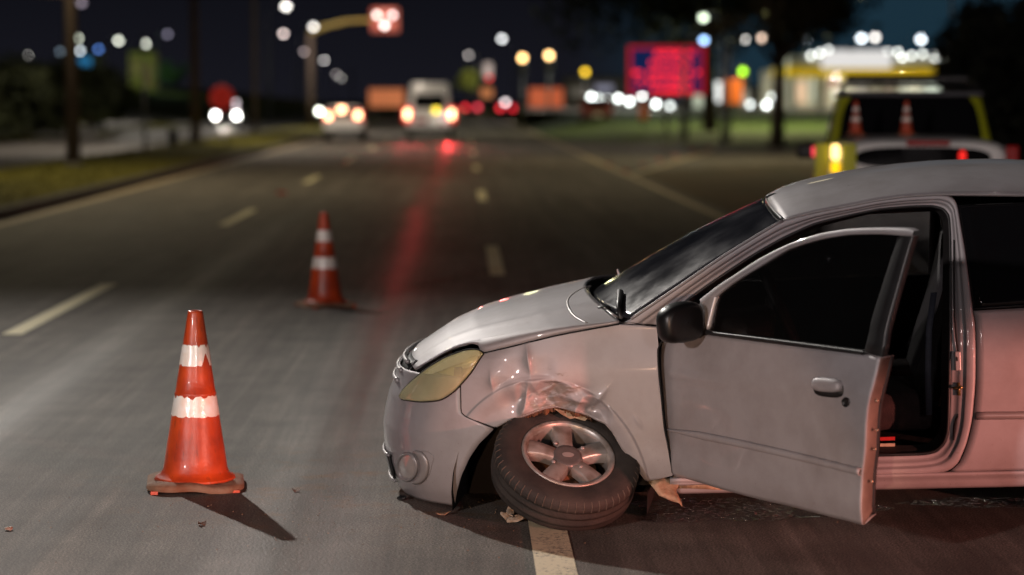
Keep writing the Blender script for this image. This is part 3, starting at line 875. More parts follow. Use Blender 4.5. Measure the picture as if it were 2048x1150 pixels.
# --- fog lamp and lower grille
fc = S(815, 934)
def fog_ring(r0, r1, d0, d1, n=28):
    out = []
    for q, d_ in ((r0, d0), (r1, d1)):
        out.append([S(815 + q * 20 * math.cos(t), 934 + q * 27 * math.sin(t)) + Vector((-.7, -.7, 0)) * d_ for t in [2 * PI * k / n for k in range(n)]])
    return out
bm_ = MB(); bm_.grid(fog_ring(1.12, 1.0, .002, .012), True); bm_.grid(fog_ring(1.0, .86, .012, -.004), True); fogl = part(bm_, 'fog_lamp', M_silver_trim, solid=.002)
bm_ = MB(); bm_.grid(fog_ring(.88, .01, .001, .010), True); part(bm_, 'lens', mat('fog_lens', (.62, .56, .54), .16, .5, coat=.5, var=.1), parent=fogl)
seam([(826, 905), (852, 903), (866, 912), (865, 925), (858, 950), (846, 966), (828, 974)], .0016, .001, name='fog_bezel_line', m=M_silver_trim)
cres = []
for i in range(15):
    t = lerp(-1.15, 1.25, i / 14)
    wd = .42 * math.cos((t - .05) * 1.2)
    cres.append([S(815 + q * 20 * math.cos(t), 934 + q * 27 * math.sin(t), .004 + .010 * math.sin(PI * (k_ / 4))) for k_, q in enumerate([1.15 + max(.02, wd) * 2.4 * k / 4 for k in range(5)])])
bm_ = MB(); bm_.grid(cres); part(bm_, 'fog_surround', M_silver_trim, solid=.003)
rows = []
for z in (.20, .24, .28, .30):
    sn = interp(z, NOSE) - .003
    rows.append([Vector((sn + .10 * abs(l / .5) ** 2.6, l, z)) for l in [lerp(-.44, .44, k / 20) for k in range(21)]])
bm_ = MB(); bm_.grid(rows); part(bm_, 'lower_grille', M_trimblack, solid=.008)
for z in (.195, .305):
    sn = interp(z, NOSE) - .006
    bm_ = MB(); bm_.tube([Vector((sn + .10 * abs(l / .5) ** 2.6, l, z)) for l in [lerp(-.46, .46, k / 20) for k in range(21)]], .006, 8); part(bm_, 'grille_bar', M_silver_trim)

# --- side frame: A pillar, roof rail, B pillar and sill round the door opening
outer_px = [(1246, 646), (1263, 637.5), (1371, 564), (1444, 514), (1493, 483.5), (1542, 454), (1566, 441), (1627, 426), (1700, 412.5), (1759, 401), (1818, 393.5), (1892, 390), (1907, 396), (1914.5, 408), (1922, 452), (1930, 498), (1938, 560), (1945.5, 620), (1950, 645), (1951.5, 700), (1951, 766), (1944.5, 839), (1934, 885), (1917.5, 925), (1898, 942), (1850, 950), (1750, 953), (1600, 960), (1450, 968), (1346, 972)]
inner_px = [(1316, 652), (1330, 638), (1376, 598.5), (1420, 567), (1493, 518), (1530, 496), (1566, 476), (1627.7, 447), (1700, 430), (1759, 418), (1818, 413), (1865.6, 411.5), (1889, 418), (1901, 433), (1903, 469), (1904, 520), (1904, 587), (1904, 640), (1904, 676), (1903, 720), (1901, 799), (1899, 865), (1891, 891.6), (1873, 908), (1850, 913), (1815, 914), (1750, 916), (1600, 922), (1450, 930), (1350, 936)]
n_f = 150
def map_pairs(o, i, n):
    O2 = []; I2 = []
    for k in range(len(o) - 1):
        for j in range(6):
            t = j / 6
            O2.append((lerp(o[k][0], o[k + 1][0], t), lerp(o[k][1], o[k + 1][1], t)))
            I2.append((lerp(i[k][0], i[k + 1][0], t), lerp(i[k][1], i[k + 1][1], t)))
    O2.append(o[-1]); I2.append(i[-1])
    def smooth(P):
        for _ in range(3):
            P = [P[0]] + [((P[k - 1][0] + 2 * P[k][0] + P[k + 1][0]) / 4, (P[k - 1][1] + 2 * P[k][1] + P[k + 1][1]) / 4) for k in range(1, len(P) - 1)] + [P[-1]]
        return P
    return smooth(O2), smooth(I2)
fo, fi = map_pairs(outer_px, inner_px, n_f)
PROF = [(0.0, 0.0), (.10, .0015), (.34, .001), (.40, -.004), (.46, -.012), (.52, -.014), (.60, -.014), (.68, -.020), (.78, -.028), (.88, -.030), (.95, -.030), (1.0, -.034)]
rows = []
for a, c in zip(fo, fi):
    p0 = S(*a); p1 = S(*c); r = []
    for t, off in PROF:
        s, z = lerp(p0.x, p1.x, t), lerp(p0.z, p1.z, t)
        q = side_pt(s, z, off)
        # keep the traced place after the inward step
        r.append(q)
    e = r[-1]
    rows.append(r)
bm_ = MB(); bm_.grid(rows); part(bm_, 'side_frame', M_silver, solid=.004)
bm_ = MB(); bm_.grid([mirror(r) for r in rows]); part(bm_, 'side_frame', M_silver, solid=.004)
# rubber seal inside the opening, then the dark inner return
cen = Vector((1.6, 0, .75))
def toward(p, d_in, dl):
    v = Vector((cen.x - p.x, 0, cen.z - p.z)).normalized()
    return Vector((p.x + v.x * d_in, p.y + dl, p.z + v.z * d_in))
inn = [r[-1] for r in rows]
bm_ = MB(); bm_.tube([toward(p, .004, .004) for p in inn], .008, 8); part(bm_, 'door_seal', M_dark)
bm_ = MB(); bm_.grid([[toward(p, .002, .003) for p in inn], [toward(p, .012, .03) for p in inn], [toward(p, .03, .09) for p in inn]]); part(bm_, 'inner_frame_trim', M_interior)
# latch hardware on the B pillar
bm_ = MB()
def bp(px, py, off=-.022): return S(px, py, off)
bm_.box(bp(1916, 722, -.018), (.022, .012, .075), bev=.004); part(bm_, 'latch_cover', M_silver_trim, False)
bm_ = MB(); bm_.box(bp(1914, 718, -.009), (.006, .008, .016)); part(bm_, 'latch_hole', M_seam, False)
bm_ = MB(); bm_.box(bp(1918, 778, -.018), (.010, .012, .05)); bm_.tube([bp(1906, 776, -.012), bp(1924, 775, .004)], .005, 8); bm_.ball(bp(1922, 775, .004), .008); part(bm_, 'striker', mat('brass_striker', (.45, .33, .14), .35, .8, var=.2))
# groove line running down the B pillar
seam([(1908, 480), (1908, 560), (1909, 630), (1914, 690), (1923, 735), (1928, 700)][:5], .003, -.018, name='pillar_groove')
seam([(1921, 745), (1922, 790), (1919, 825), (1911, 845), (1908, 880)], .005, -.020, name='pillar_groove')

# --- rear quarter panel with its window
qt = [(1951.5, 632), (2100, 625), (2300, 622), (2500, 640), (2640, 690)]
ql = [(1899, 948), (2100, 941), (2300, 930), (2500, 915), (2640, 890)]
rear_edge = [(1946, 622), (1950.5, 645), (1952.5, 700), (1952, 766), (1945.5, 839), (1935, 885), (1919, 925), (1899, 944)]
edge_s = [S(*p) for p in resample(rear_edge, 40)]
rows = []
RA_S, RA_Z = 3.02, .17                                  # rear arch, out of the picture
for e in edge_s:
    z0 = e.z
    r = []
    for k in range(40):
        t = k / 39
        s = lerp(e.x, 3.50, t)
        z = z0 + .045 * t * (z0 - .2)
        if s > 2.62:                                     # leave room for the rear wheel
            h = .36 ** 2 - (s - RA_S) ** 2
            zl = RA_Z + (math.sqrt(h) if h > 0 else 0)
            zmax = edge_s[0].z * 1.03
            if h > 0: z = lerp(zmax, max(zl, .2), (zmax - z) / (zmax - .2)) if z < zmax else z
        r.append(side_pt(s, z, .0))
    rows.append(r)
for q_ in (rows, [mirror(r) for r in rows]):
    bm_ = MB(); bm_.grid(q_); part(bm_, 'quarter_panel', M_silver, solid=.004)
seam([(1946, 622), (1950.5, 645), (1952.5, 700), (1952, 766), (1945.5, 839), (1935, 885), (1919, 925), (1897, 943)], .0028, -.002)
# quarter window
edge_w = [S(*p) for p in resample([(1915.5, 411), (1930.6, 498), (1945.4, 618)], 16)]
rows = []
for e in edge_w:
    rows.append([side_pt(lerp(e.x, 3.05 - .35 * (e.z - .86), t / 14), e.z + (.02 * (t / 14) if e.z < 1 else -.015 * (t / 14) ** 2), -.002) for t in range(15)])
bm_ = MB(); bm_.grid(rows); part(bm_, 'quarter_window', M_glassdark, solid=.004)
bm_ = MB(); bm_.grid([mirror(r) for r in rows]); part(bm_, 'quarter_window', M_glassdark, solid=.004)
bm_ = MB(); bm_.tube([p + Vector((0, -.001, 0)) for p in rows[-1]], .004, 6); part(bm_, 'window_seal', M_trimblack)
# belt strip between window and panel
w_low = rows[-1]; w_top = rows[0]
# C pillar
cp = []
for t in range(8):
    e = lerp(0, 1, t / 7)
    a = rows[int(e * 15)][-1]
    cp.append([Vector((lerp(a.x, 3.52 - .5 * (a.z - .86), k / 6), -(W(a.x, a.z)) + .02 * k / 6, a.z)) for k in range(7)])
for q_ in (cp, [mirror(r) for r in cp]):
    bm_ = MB(); bm_.grid(q_); part(bm_, 'rear_pillar', M_silver, solid=.004)
# side moulding of the quarter
mo = []
for i in range(21):
    p = S(lerp(1951, 2330, i / 20), lerp(831.5, 828, i / 20))
    mo.append([p + Vector((0, -.010 * math.sin(PI * k / 6) - .001, lerp(.0155, -.0155, k / 6))) for k in range(7)])
bm_ = MB(); bm_.grid(mo); part(bm_, 'side_moulding', M_silver_trim, solid=.002)

# --- sill
sp = []
for i in range(41):
    x = lerp(1340, 2300, i / 40)
    p = S(x, lerp(961, 940, i / 40)); 
    z1 = p.z
    r = [side_pt(p.x, z1 + .012, -.004), side_pt(p.x, z1 + .006, .006), side_pt(p.x, z1 - .004, .008), side_pt(p.x, z1 - .012, .001), side_pt(p.x, z1 - .030, -.004), side_pt(p.x, z1 - .048, .0), side_pt(p.x, z1 - .060, -.012), side_pt(p.x, z1 - .062, -.05)]
    sp.append(r)
for q_ in (sp, [mirror(r) for r in sp]):
    bm_ = MB(); bm_.grid(q_); part(bm_, 'sill', M_silver, solid=.004)
# peeled plastic behind the wheel
pe = [[(1293, 960), (1312, 956), (1340, 957), (1362, 962)], [(1304, 972), (1320, 970), (1342, 972), (1352, 982)], [(1318, 990), (1330, 985), (1350, 990), (1362, 1000)], [(1345, 1001), (1352, 1004), (1360, 1006), (1365, 1012)]]
bm_ = MB(); bm_.grid([[Lp(x, y, -.80 - .02 * j - .01 * math.sin(i * 2.0 + j)) for i, (x, y) in enumerate(r)] for j, r in enumerate(pe)]); part(bm_, 'peeled_sill_cover', M_torn, True, solid=.005)
pe = [[(1346, 953), (1380, 957), (1410, 964), (1440, 974)], [(1348, 965), (1380, 968), (1410, 973), (1442, 977)], [(1352, 977), (1380, 977), (1410, 978), (1444, 980)]]
bm_ = MB(); bm_.grid([[Lp(x, y, -.805) for x, y in r] for r in pe]); part(bm_, 'cracked_sill_end', M_torn, True, solid=.004)

# --- windscreen
gl_px = [(1262, 638.5), (1371, 564.5), (1444, 514.5), (1493, 484), (1542, 454.5), (1565, 442)]
ge = [S(x, y) for x, y in resample(gl_px, 26)]
rows = []
for i, e in enumerate(ge):
    f_ = i / 25
    c = Vector((lerp(.700, 1.462, f_), 0, lerp(.905, 1.272, f_) + .022 * math.sin(PI * f_)))
    rows.append([Vector((c.x + (e.x - c.x) * abs(v) ** 2.1, -e.y * v, c.z + (e.z - c.z) * abs(v) ** 2.2)) for v in [k / 16 for k in range(-16, 17)]])
WS = rows
M_wind = mat('dusty_windscreen', (.034, .035, .043), .14, coat=.5, alpha=.90, var=.75, scale=4, col2=(.016, .017, .021), rvar=.08)
bm_ = MB(); bm_.grid(rows); part(bm_, 'windscreen', M_wind, solid=.005)
M_lightseal = mat('light_seal', (.30, .29, .30), .4, .3, var=.1)
for sgn in (0, 1):
    q = [(r[0] if sgn == 0 else r[-1]) for r in rows]
    bm_ = MB(); bm_.tube([p + Vector((0, 0, .001)) for p in q], .0065, 6); part(bm_, 'windscreen_trim', M_lightseal)
bm_ = MB(); bm_.tube([p + Vector((.004, 0, .002)) for p in rows[-1]], .008, 6); part(bm_, 'header_seal', M_trimblack)

# --- roof
rail = [S(x, y) for x, y in resample([(1566, 440.5), (1627, 425.5), (1700, 412), (1759, 400.5), (1818, 393), (1892, 389.5), (1960, 389.5), (2060, 391)], 34)]
last = rail[-1]
rail += [Vector((last.x + .1 * k, last.y + .012 * k, last.z - .005 * k - .0035 * k * k)) for k in range(1, 7)]
ROOFC = [(1.462, 1.278), (1.52, 1.306), (1.62, 1.333), (1.75, 1.356), (1.88, 1.373), (2.03, 1.384), (2.18, 1.390), (2.38, 1.387), (2.53, 1.377), (2.8, 1.345), (3.05, 1.29), (3.3, 1.21)]
rows = []
r0, r1 = rail[0].x, rail[-1].x
for e in rail:
    f_ = (e.x - r0) / (r1 - r0)
    sc = lerp(1.464, r1 + .06, f_); zc = interp(sc, ROOFC)
    rows.append([Vector((sc + (e.x - sc) * abs(v) ** 2.1, -e.y * v, zc + (e.z - zc) * abs(v) ** 3.0)) for v in [k / 20 for k in range(-20, 21)]])
bm_ = MB(); bm_.grid(rows); part(bm_, 'roof', M_silver, solid=.006)
ROOFROWS = rows
for q_ in ([p + Vector((0, -.002, .001)) for p in rail], [p + Vector((0, .002, .001)) for p in mirror(rail)]):
    bm_ = MB(); bm_.tube(q_, .0035, 6); part(bm_, 'roof_gutter', M_silver_trim)
# roof aerial base near the windscreen
pa = WS[-1][14] + Vector((.05, 0, .012))
bm_ = MB(); bm_.ball(pa, (.055, .016, .016)); part(bm_, 'aerial_base', M_dark)
# --- rear hatch closing the back
rb = [rows[-1][k] for k in range(0, 41, 4)]
low = [Vector((3.58 - .08 * (2 * abs(v)) ** 3, 1.50 * v, .42)) for v in [k / 10 - .5 for k in range(11)]]
mid = [Vector((3.50 - .08 * (2 * abs(v)) ** 3, 1.46 * v, .88)) for v in [k / 10 - .5 for k in range(11)]]
bot = [Vector((3.55 - .08 * (2 * abs(v)) ** 3, 1.42 * v, .22)) for v in [k / 10 - .5 for k in range(11)]]
bm_ = MB(); bm_.grid([mid, low, bot]); part(bm_, 'tailgate', M_silver, solid=.006)
bm_ = MB(); bm_.grid([rb, mid]); part(bm_, 'rear_window', M_glassdark, solid=.005)

# --- cowl, wipers
cow = []
for v in [k / 16 for k in range(-16, 17)]:
    a = HOODR[-1][int((v + 1) / 2 * 48)]; g_ = WS[0][int((v + 1) / 2 * 32)]
    cow.append([a + Vector((-.02, 0, -.018)), lerp(a, g_, .5) + Vector((0, 0, -.042)), g_ + Vector((.02, 0, -.006))])
bm_ = MB(); bm_.grid(cow); part(bm_, 'cowl_panel', M_trimblack, solid=.004)
cw = [lerp(HOODR[-1][k], WS[0][int(k / 48 * 32)], .30) + Vector((0, 0, -.010)) for k in range(2, 22)]
bm_ = MB(); bm_.tube(cw, .012, 8); part(bm_, 'cowl_edge', M_silver_trim)
def wiper(pivot, tip, side):
    bb = MB()
    bb.ball(pivot, .022); bb.tube([pivot, lerp(pivot, tip, .35) + Vector((0, 0, .025)), lerp(pivot, tip, .7) + Vector((0, 0, .018))], [.014, .010, .007], 8)
    bb.tube([lerp(pivot, tip, .25) + Vector((.01, 0, .012)), tip + Vector((0, 0, .008))], .007, 6)
    part(bb, 'wiper', M_dark)
wiper(Lp(1243, 600, -.50), WS[3][20] + Vector((0, 0, .010)), 0)
wiper(Lp(1236, 575, -.10), WS[4][27] + Vector((0, 0, .010)), 0)
bm_ = MB(); bm_.tube([Lp(1243, 640, -.71), Lp(1237, 612, -.66), Lp(1240, 585, -.5)], [.012, .010, .016], 8); part(bm_, 'cowl_hinge_cover', M_dark)
for k in range(5):
    bm_ = MB(); bm_.ball(WS[0][4 + k * 3] + Vector((-.02 - .01 * k, 0, .012)), (.03, .03, .012), 8, 5); part(bm_, 'washer_jet', M_dark)

# --- floor, dashboard, far door card, bulkheads so that no light leaks
bm_ = MB()
bm_.box((1.9, 0, .22), (3.0, 1.46, .03)); bm_.box((.98, 0, .52), (.03, 1.5, .62)); bm_.box((3.2, 0, .5), (.03, 1.4, .6)); bm_.box((.45, 0, .33), (.9, .56, .42))
part(bm_, 'floor_pan', M_under, False)
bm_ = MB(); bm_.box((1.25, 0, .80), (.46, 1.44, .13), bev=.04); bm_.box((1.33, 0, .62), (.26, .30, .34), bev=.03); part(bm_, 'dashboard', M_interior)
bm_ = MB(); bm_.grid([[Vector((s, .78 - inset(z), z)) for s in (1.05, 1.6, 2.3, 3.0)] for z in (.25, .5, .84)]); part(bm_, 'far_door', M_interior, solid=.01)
bm_ = MB(); bm_.grid([[Vector((s, .80 - inset(z), z)) for s in (1.12 + (z - .84) * 1.15, 1.8, 2.3)] for z in (.85, 1.05, 1.22)]); part(bm_, 'far_door_window', mat('far_side_glass', (.008, .008, .008), .04, alpha=.62, rvar=.02), solid=.004)
Ms = Matrix.Rotation(math.radians(68), 3, 'Y')
bm_ = MB(); bm_.lathe([(.178 + .016 * math.cos(t), .016 * math.sin(t)) for t in [2 * PI * k / 8 for k in range(8)]], 28, (1.50, -.36, .86), Ms, True)
for a in (0, 2.3, -2.3): bm_.tube([Vector((1.50, -.36, .86)), Vector((1.50, -.36, .86)) + Ms @ Vector((.17 * math.cos(a + PI), .17 * math.sin(a + PI), 0))], .014, 6)
bm_.ball((1.48, -.36, .86), (.04, .07, .06)); part(bm_, 'steering_wheel', M_interior)
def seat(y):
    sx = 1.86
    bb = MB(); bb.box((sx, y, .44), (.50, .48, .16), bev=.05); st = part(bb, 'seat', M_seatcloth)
    bk = []
    for i in range(13):
        t = i / 12; z = .46 + .60 * t; s = sx + .22 + .20 * t + .02 * math.sin(t * PI)
        w = .24 - .05 * sm(.55, 1.0, t)
        ring = []
        for k in range(16):
            a = 2 * PI * k / 16
            ring.append(Vector((s + .075 * math.copysign(abs(math.cos(a)) ** .7, math.cos(a)) - (.028 * (abs(math.sin(a)) ** 4) if math.cos(a) < 0 else 0), y + w * math.copysign(abs(math.sin(a)) ** .6, math.sin(a)), z)))
        bk.append(ring)
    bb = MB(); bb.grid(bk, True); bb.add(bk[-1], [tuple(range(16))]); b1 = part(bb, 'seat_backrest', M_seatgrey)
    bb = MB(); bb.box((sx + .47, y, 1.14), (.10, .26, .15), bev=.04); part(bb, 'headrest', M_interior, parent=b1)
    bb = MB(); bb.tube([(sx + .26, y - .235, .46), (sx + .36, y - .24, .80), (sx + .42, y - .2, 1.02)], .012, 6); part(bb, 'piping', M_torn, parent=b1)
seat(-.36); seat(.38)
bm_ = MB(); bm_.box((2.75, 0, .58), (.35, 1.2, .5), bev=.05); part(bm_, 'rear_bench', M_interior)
bl = [Lp(1868, 585, -.62), Lp(1858, 660, -.66), Lp(1856, 750, -.68), Lp(1858, 830, -.68)]
bm_ = MB(); bm_.grid([[p + Vector((-.012, 0, 0)) for p in bl], [p + Vector((.012, 0, 0)) for p in bl]]); part(bm_, 'seat_belt', mat('seat_belt_webbing', (.06, .065, .09), .7, var=.2, scale=60), solid=.002)
# reflector strips low on the inside
for (y0, h_, c_) in ((877, .014, (.55, .03, .03)), (890, .014, (.60, .50, .36)), (900, .010, (.45, .02, .02))):
    bm_ = MB(); a = Lp(1760, y0, -.70); c2 = Lp(1790, y0, -.70)
    bm_.box(lerp(a, c2, .5), ((c2 - a).x, .01, h_)); part(bm_, 'warning_strip', mat('strip', c_, .25, var=.2, scale=30), False)
bm_ = MB(); bm_.box((2.15, 0, 1.235), (.9, 1.0, .02)); part(bm_, 'headlining', M_interior, False)

# --- the open driver's door
HG = Lp(1330, 830, -.80)
PH = math.radians(49)
DD = Vector((math.cos(PH), -math.sin(PH), 0)); DN = Vector((-math.sin(PH), -math.cos(PH), 0))       # along the door, and outwards
def d_in(a, z): return inset(z) * 1.0 + (.012 * (1 - a / .10) ** 2 if a < .10 else 0)
def T(px, py, off=0.0):
    d = lray(px, py); a, z = .5, .5
    for _ in range(8):
        o = off - d_in(a, z)
        P0 = HG + DN * o
        t = ((P0 - LO).dot(DN)) / d.dot(DN); p = LO + d * t
        a = (p - HG).dot(DD); z = p.z
    return p
def dpt(a, z, off=0.0):
    return Vector((HG.x, HG.y, 0)) + DD * a + DN * (off - d_in(a, z)) + Vector((0, 0, z))
def az(p): return ((p - HG).dot(DD), p.z)
door_top = [(1315, 702), (1316.5, 696), (1322, 686), (1330, 676), (1338, 670), (1360, 668), (1410, 670.5), (1459, 677), (1560, 689.5), (1660, 701.5), (1762, 715)]
door_bot = [(1346, 948.6), (1397.8, 963), (1446.6, 978), (1520, 997.5), (1593, 1014.6), (1666.6, 1034), (1700, 1042), (1715, 1046), (1728, 1049)]
door_l = [(1315, 702), (1316, 740), (1321, 798), (1327.5, 857), (1336, 905), (1346, 948.6)]
door_r = [(1762, 715), (1756, 742), (1749.7, 767.7), (1740, 804), (1735.5, 841), (1732.6, 902), (1727, 951), (1726, 1000), (1728, 1049)]
nu, nv = 60, 40
Lr = [az(T(*p)) for p in resample(door_l, nv + 1)]; Rr = [az(T(*p)) for p in resample(door_r, nv + 1)]
Tr = [az(T(*p)) for p in resample(door_top, nu + 1)]; Br = [az(T(*p)) for p in resample(door_bot, nu + 1)]
def coons(u, v, i, j):
    out = []
    for k in (0, 1):
        c = (1 - v) * Tr[i][k] + v * Br[i][k] + (1 - u) * Lr[j][k] + u * Rr[j][k]
        c -= (1 - u) * (1 - v) * Tr[0][k] + u * (1 - v) * Tr[-1][k] + (1 - u) * v * Br[0][k] + u * v * Br[-1][k]
        out.append(c)
    return out
def crease(a, z):
    # swage line near the front, and a soft shoulder
    zc = .668 - .02 * a
    k = .010 * math.exp(-((z - zc) / .014) ** 2) * sm(.5, .15, a) * sm(.0, .06, a)
    return k + .006 * math.exp(-((z - .28) / .06) ** 2)
rows = []; inner = []
TH = .062
for j in range(nv + 1):
    r = []
    for i in range(nu + 1):
        a, z = coons(i / nu, j / nv, i, j)
        r.append(dpt(a, z, crease(a, z)))
    rows.append(r)
bm_ = MB(); bm_.grid(rows)
door = part(bm_, 'door', M_silver, solid=.003)
# the shut faces (edge of the door) and inner panel
def inset_pt(p, d_): return p - DN * d_
edge_loop = [rows[j][-1] for j in range(nv + 1)]
cA = [p + DN * .0005 for p in edge_loop]
e1 = [inset_pt(p, .006) for p in edge_loop]
e2 = [inset_pt(p, TH) + DD * (-.006) for p in edge_loop]
for k in range(6): e2[-1 - k] = e2[-1 - k] + Vector((0, 0, .05 * (1 - k / 6) ** 2)) 
bm_ = MB(); bm_.grid([cA, e1, e2]); part(bm_, 'door_edge', mat('dirty_door_edge', (.20, .165, .14), .55, .2, var=.3, scale=14), solid=.002, parent=door)
bot_loop = rows[-1]
bm_ = MB(); bm_.grid([[inset_pt(p, .002) for p in bot_loop], [inset_pt(p, TH) + Vector((0, 0, .03)) for p in bot_loop]])
frt = [rows[j][0] for j in range(nv + 1)]
bm_.grid([[inset_pt(p, .001) for p in frt], [inset_pt(p, TH) for p in frt]])
bm_.grid([[inset_pt(p, .004) for p in rows[0]], [inset_pt(p, TH) for p in rows[0]]])
part(bm_, 'door_return', M_silver_trim, solid=.002, parent=door)
bm_ = MB(); bm_.grid([[inset_pt(rows[j][i], TH) + Vector((0, 0, .03 if j == nv else 0)) for i in range(0, nu + 1, 4)] for j in range(0, nv + 1, 4)]); part(bm_, 'door_card', M_interior, solid=.01, parent=door)
M_screw = mat('screw', (.45, .34, .24), .4, .7, var=.2)
for (px, py) in ((1752, 803), (1752, 862), (1748, 900), (1742, 965)):
    p = T(px - 14, py); bm_ = MB(); bm_.ball(inset_pt(p, .03) + DD * .008, .006, 8, 5); part(bm_, 'door_screw', M_screw, parent=door)
# moulding on the door
mo = []
for i in range(45):
    t = i / 44
    x = lerp(1337, 1725, t); yc = lerp(858, 944, t) - 3.5 * math.sin(PI * t)
    hw = lerp(8.0, 8.2, t) * min(1.0, .18 + 5 * t)
    r = []
    for k in range(9):
        y = yc + hw * (k / 4 - 1)
        a, z = az(T(x, y)); r.append(dpt(a, z, .0045 + (.013 * math.sin(PI * k / 8) ** .35 if k not in (0, 8) else -.002)))
    mo.append(r)
bm_ = MB(); bm_.grid(mo); part(bm_, 'door_moulding', M_silver, solid=.002, parent=door)
# handle and lock
def rrect(cx_, cy_, hx, hy, n=28, p=3.2):
    out = []
    for k in range(n):
        t = 2 * PI * k / n; c, s_ = math.cos(t), math.sin(t)
        out.append((cx_ + hx * math.copysign(abs(c) ** (2 / p), c), cy_ + hy * math.copysign(abs(s_) ** (2 / p), s_)))
    return out
hd = []
for q, off in ((1.0, .001), (1.0, .010), (.93, .019), (.78, .024), (.45, .026), (.02, .026)):
    hd.append([T(x + (x - 1658) * 0, y + .10 * (x - 1658)) + DN * off for x, y in rrect(1658, 769, 29 * q, 14.5 * q)])
bm_ = MB(); bm_.grid(hd, True); part(bm_, 'door_handle', M_silver, parent=door)
hd = [[T(x, y + .10 * (x - 1658)) + DN * .0042 for x, y in rrect(1659, 777, 30 * q, 17 * q)] for q in (1.0, .02)]
bm_ = MB(); bm_.grid(hd, True); part(bm_, 'handle_recess', M_trimblack, solid=.001, parent=door)
lk = [[T(1693.5 + 8 * q * math.cos(t), 804 + 10 * q * math.sin(t)) + DN * o for t in [2 * PI * k / 16 for k in range(16)]] for q, o in ((1, .001), (1, .006), (.75, .007), (.7, .0045), (.02, .005))]
bm_ = MB(); bm_.grid(lk, True); part(bm_, 'door_lock', M_trimblack, parent=door)
# window frame: silver rail on top, black rear upright, black belt strip, sail at the front
def strip_door(out_px, in_px, name, m, th=.028, off=0.0, n=40):
    o = resample(out_px, n); i_ = resample(in_px, n); rws = []
    for a, c in zip(o, i_):
        p0, p1 = T(*a), T(*c)
        r = []
        for t, b_ in ((0, -th), (0, -.003), (.08, 0), (.5, .003), (.9, 0), (1, -.004), (1, -th)):
            u = lerp(Vector(az(p0)), Vector(az(p1)), t); r.append(dpt(u.x, u.y, b_ + off))
        rws.append(r)
    bm_ = MB(); bm_.grid(rws); return part(bm_, name, m, parent=door)
strip_door([(1398, 599), (1432, 573), (1469, 548.6), (1517.7, 517), (1566.6, 492), (1615, 474), (1652, 464), (1700, 457.5), (1759, 455.4), (1800, 456), (1822, 458), (1827, 462)],
           [(1413, 612), (1440, 586), (1474, 561), (1530, 526.6), (1575, 500), (1620, 485), (1652, 477), (1700, 470), (1759, 469), (1795, 471), (1815, 472.5), (1826, 473)], 'window_rail', M_silver)
strip_door([(1826, 473), (1818, 498), (1800, 561), (1774, 655), (1768, 690), (1763, 714)], [(1792, 475.6), (1788, 492), (1771, 545.6), (1744, 631), (1735, 672), (1727, 703)], 'window_upright', M_trimblack)
strip_door([(1405, 652), (1422, 662), (1500, 672), (1600, 684.5), (1727, 701)], [(1405, 668), (1430, 672), (1500, 681), (1600, 694), (1727, 711)], 'belt_strip', M_trimblack, off=.004)
strip_door([(1400, 600), (1396, 620), (1394, 645), (1396, 668)], [(1432, 590), (1424, 620), (1418, 645), (1412, 668)], 'mirror_sail', M_silver_trim)
gl = [T(*p) for p in [(1413, 660), (1420, 625), (1436, 588), (1470, 563), (1527, 528), (1575, 501), (1620, 486), (1652, 478), (1700, 471), (1759, 470), (1793, 474), (1788, 492), (1771, 545), (1744, 631), (1728, 705), (1600, 690), (1500, 677)]]
M_doorglass = mat('tinted_door_glass', (.004, .004, .004), .03, alpha=.68, rvar=.015, scale=4)
bm_ = MB(); bm_.prism([p - DN * .012 for p in gl], -DN * .004); part(bm_, 'door_window', M_doorglass, False, parent=door)
# mirror
mc = T(1404, 638) + DN * .105
rings = []
for q in range(13):
    t = q / 12; ang = t * PI
    rr = math.sin(ang) ** .28 if 0 < t < 1 else .02
    ring = []
    for k in range(20):
        a = 2 * PI * k / 20; c, s_ = math.cos(a), math.sin(a)
        ring.append(mc + DN * (.098 * math.copysign(abs(c) ** .62, c) * rr) + Vector((0, 0, .079 * math.copysign(abs(s_) ** .62, s_) * rr * (1.0 if s_ < 0 else (1 - .25 * max(0, c))))) + DD * (-.05 * math.cos(ang)))
    rings.append(ring)
bm_ = MB(); bm_.grid(rings, True); part(bm_, 'door_mirror', mat('mirror_black', (.006, .006, .007), .38, var=.2, scale=10), parent=door)
bm_ = MB(); bm_.tube([mc - DN * .06 - Vector((0, 0, .03)), T(1402, 658)], [.03, .035], 8); part(bm_, 'mirror_stalk', M_trimblack, parent=door)

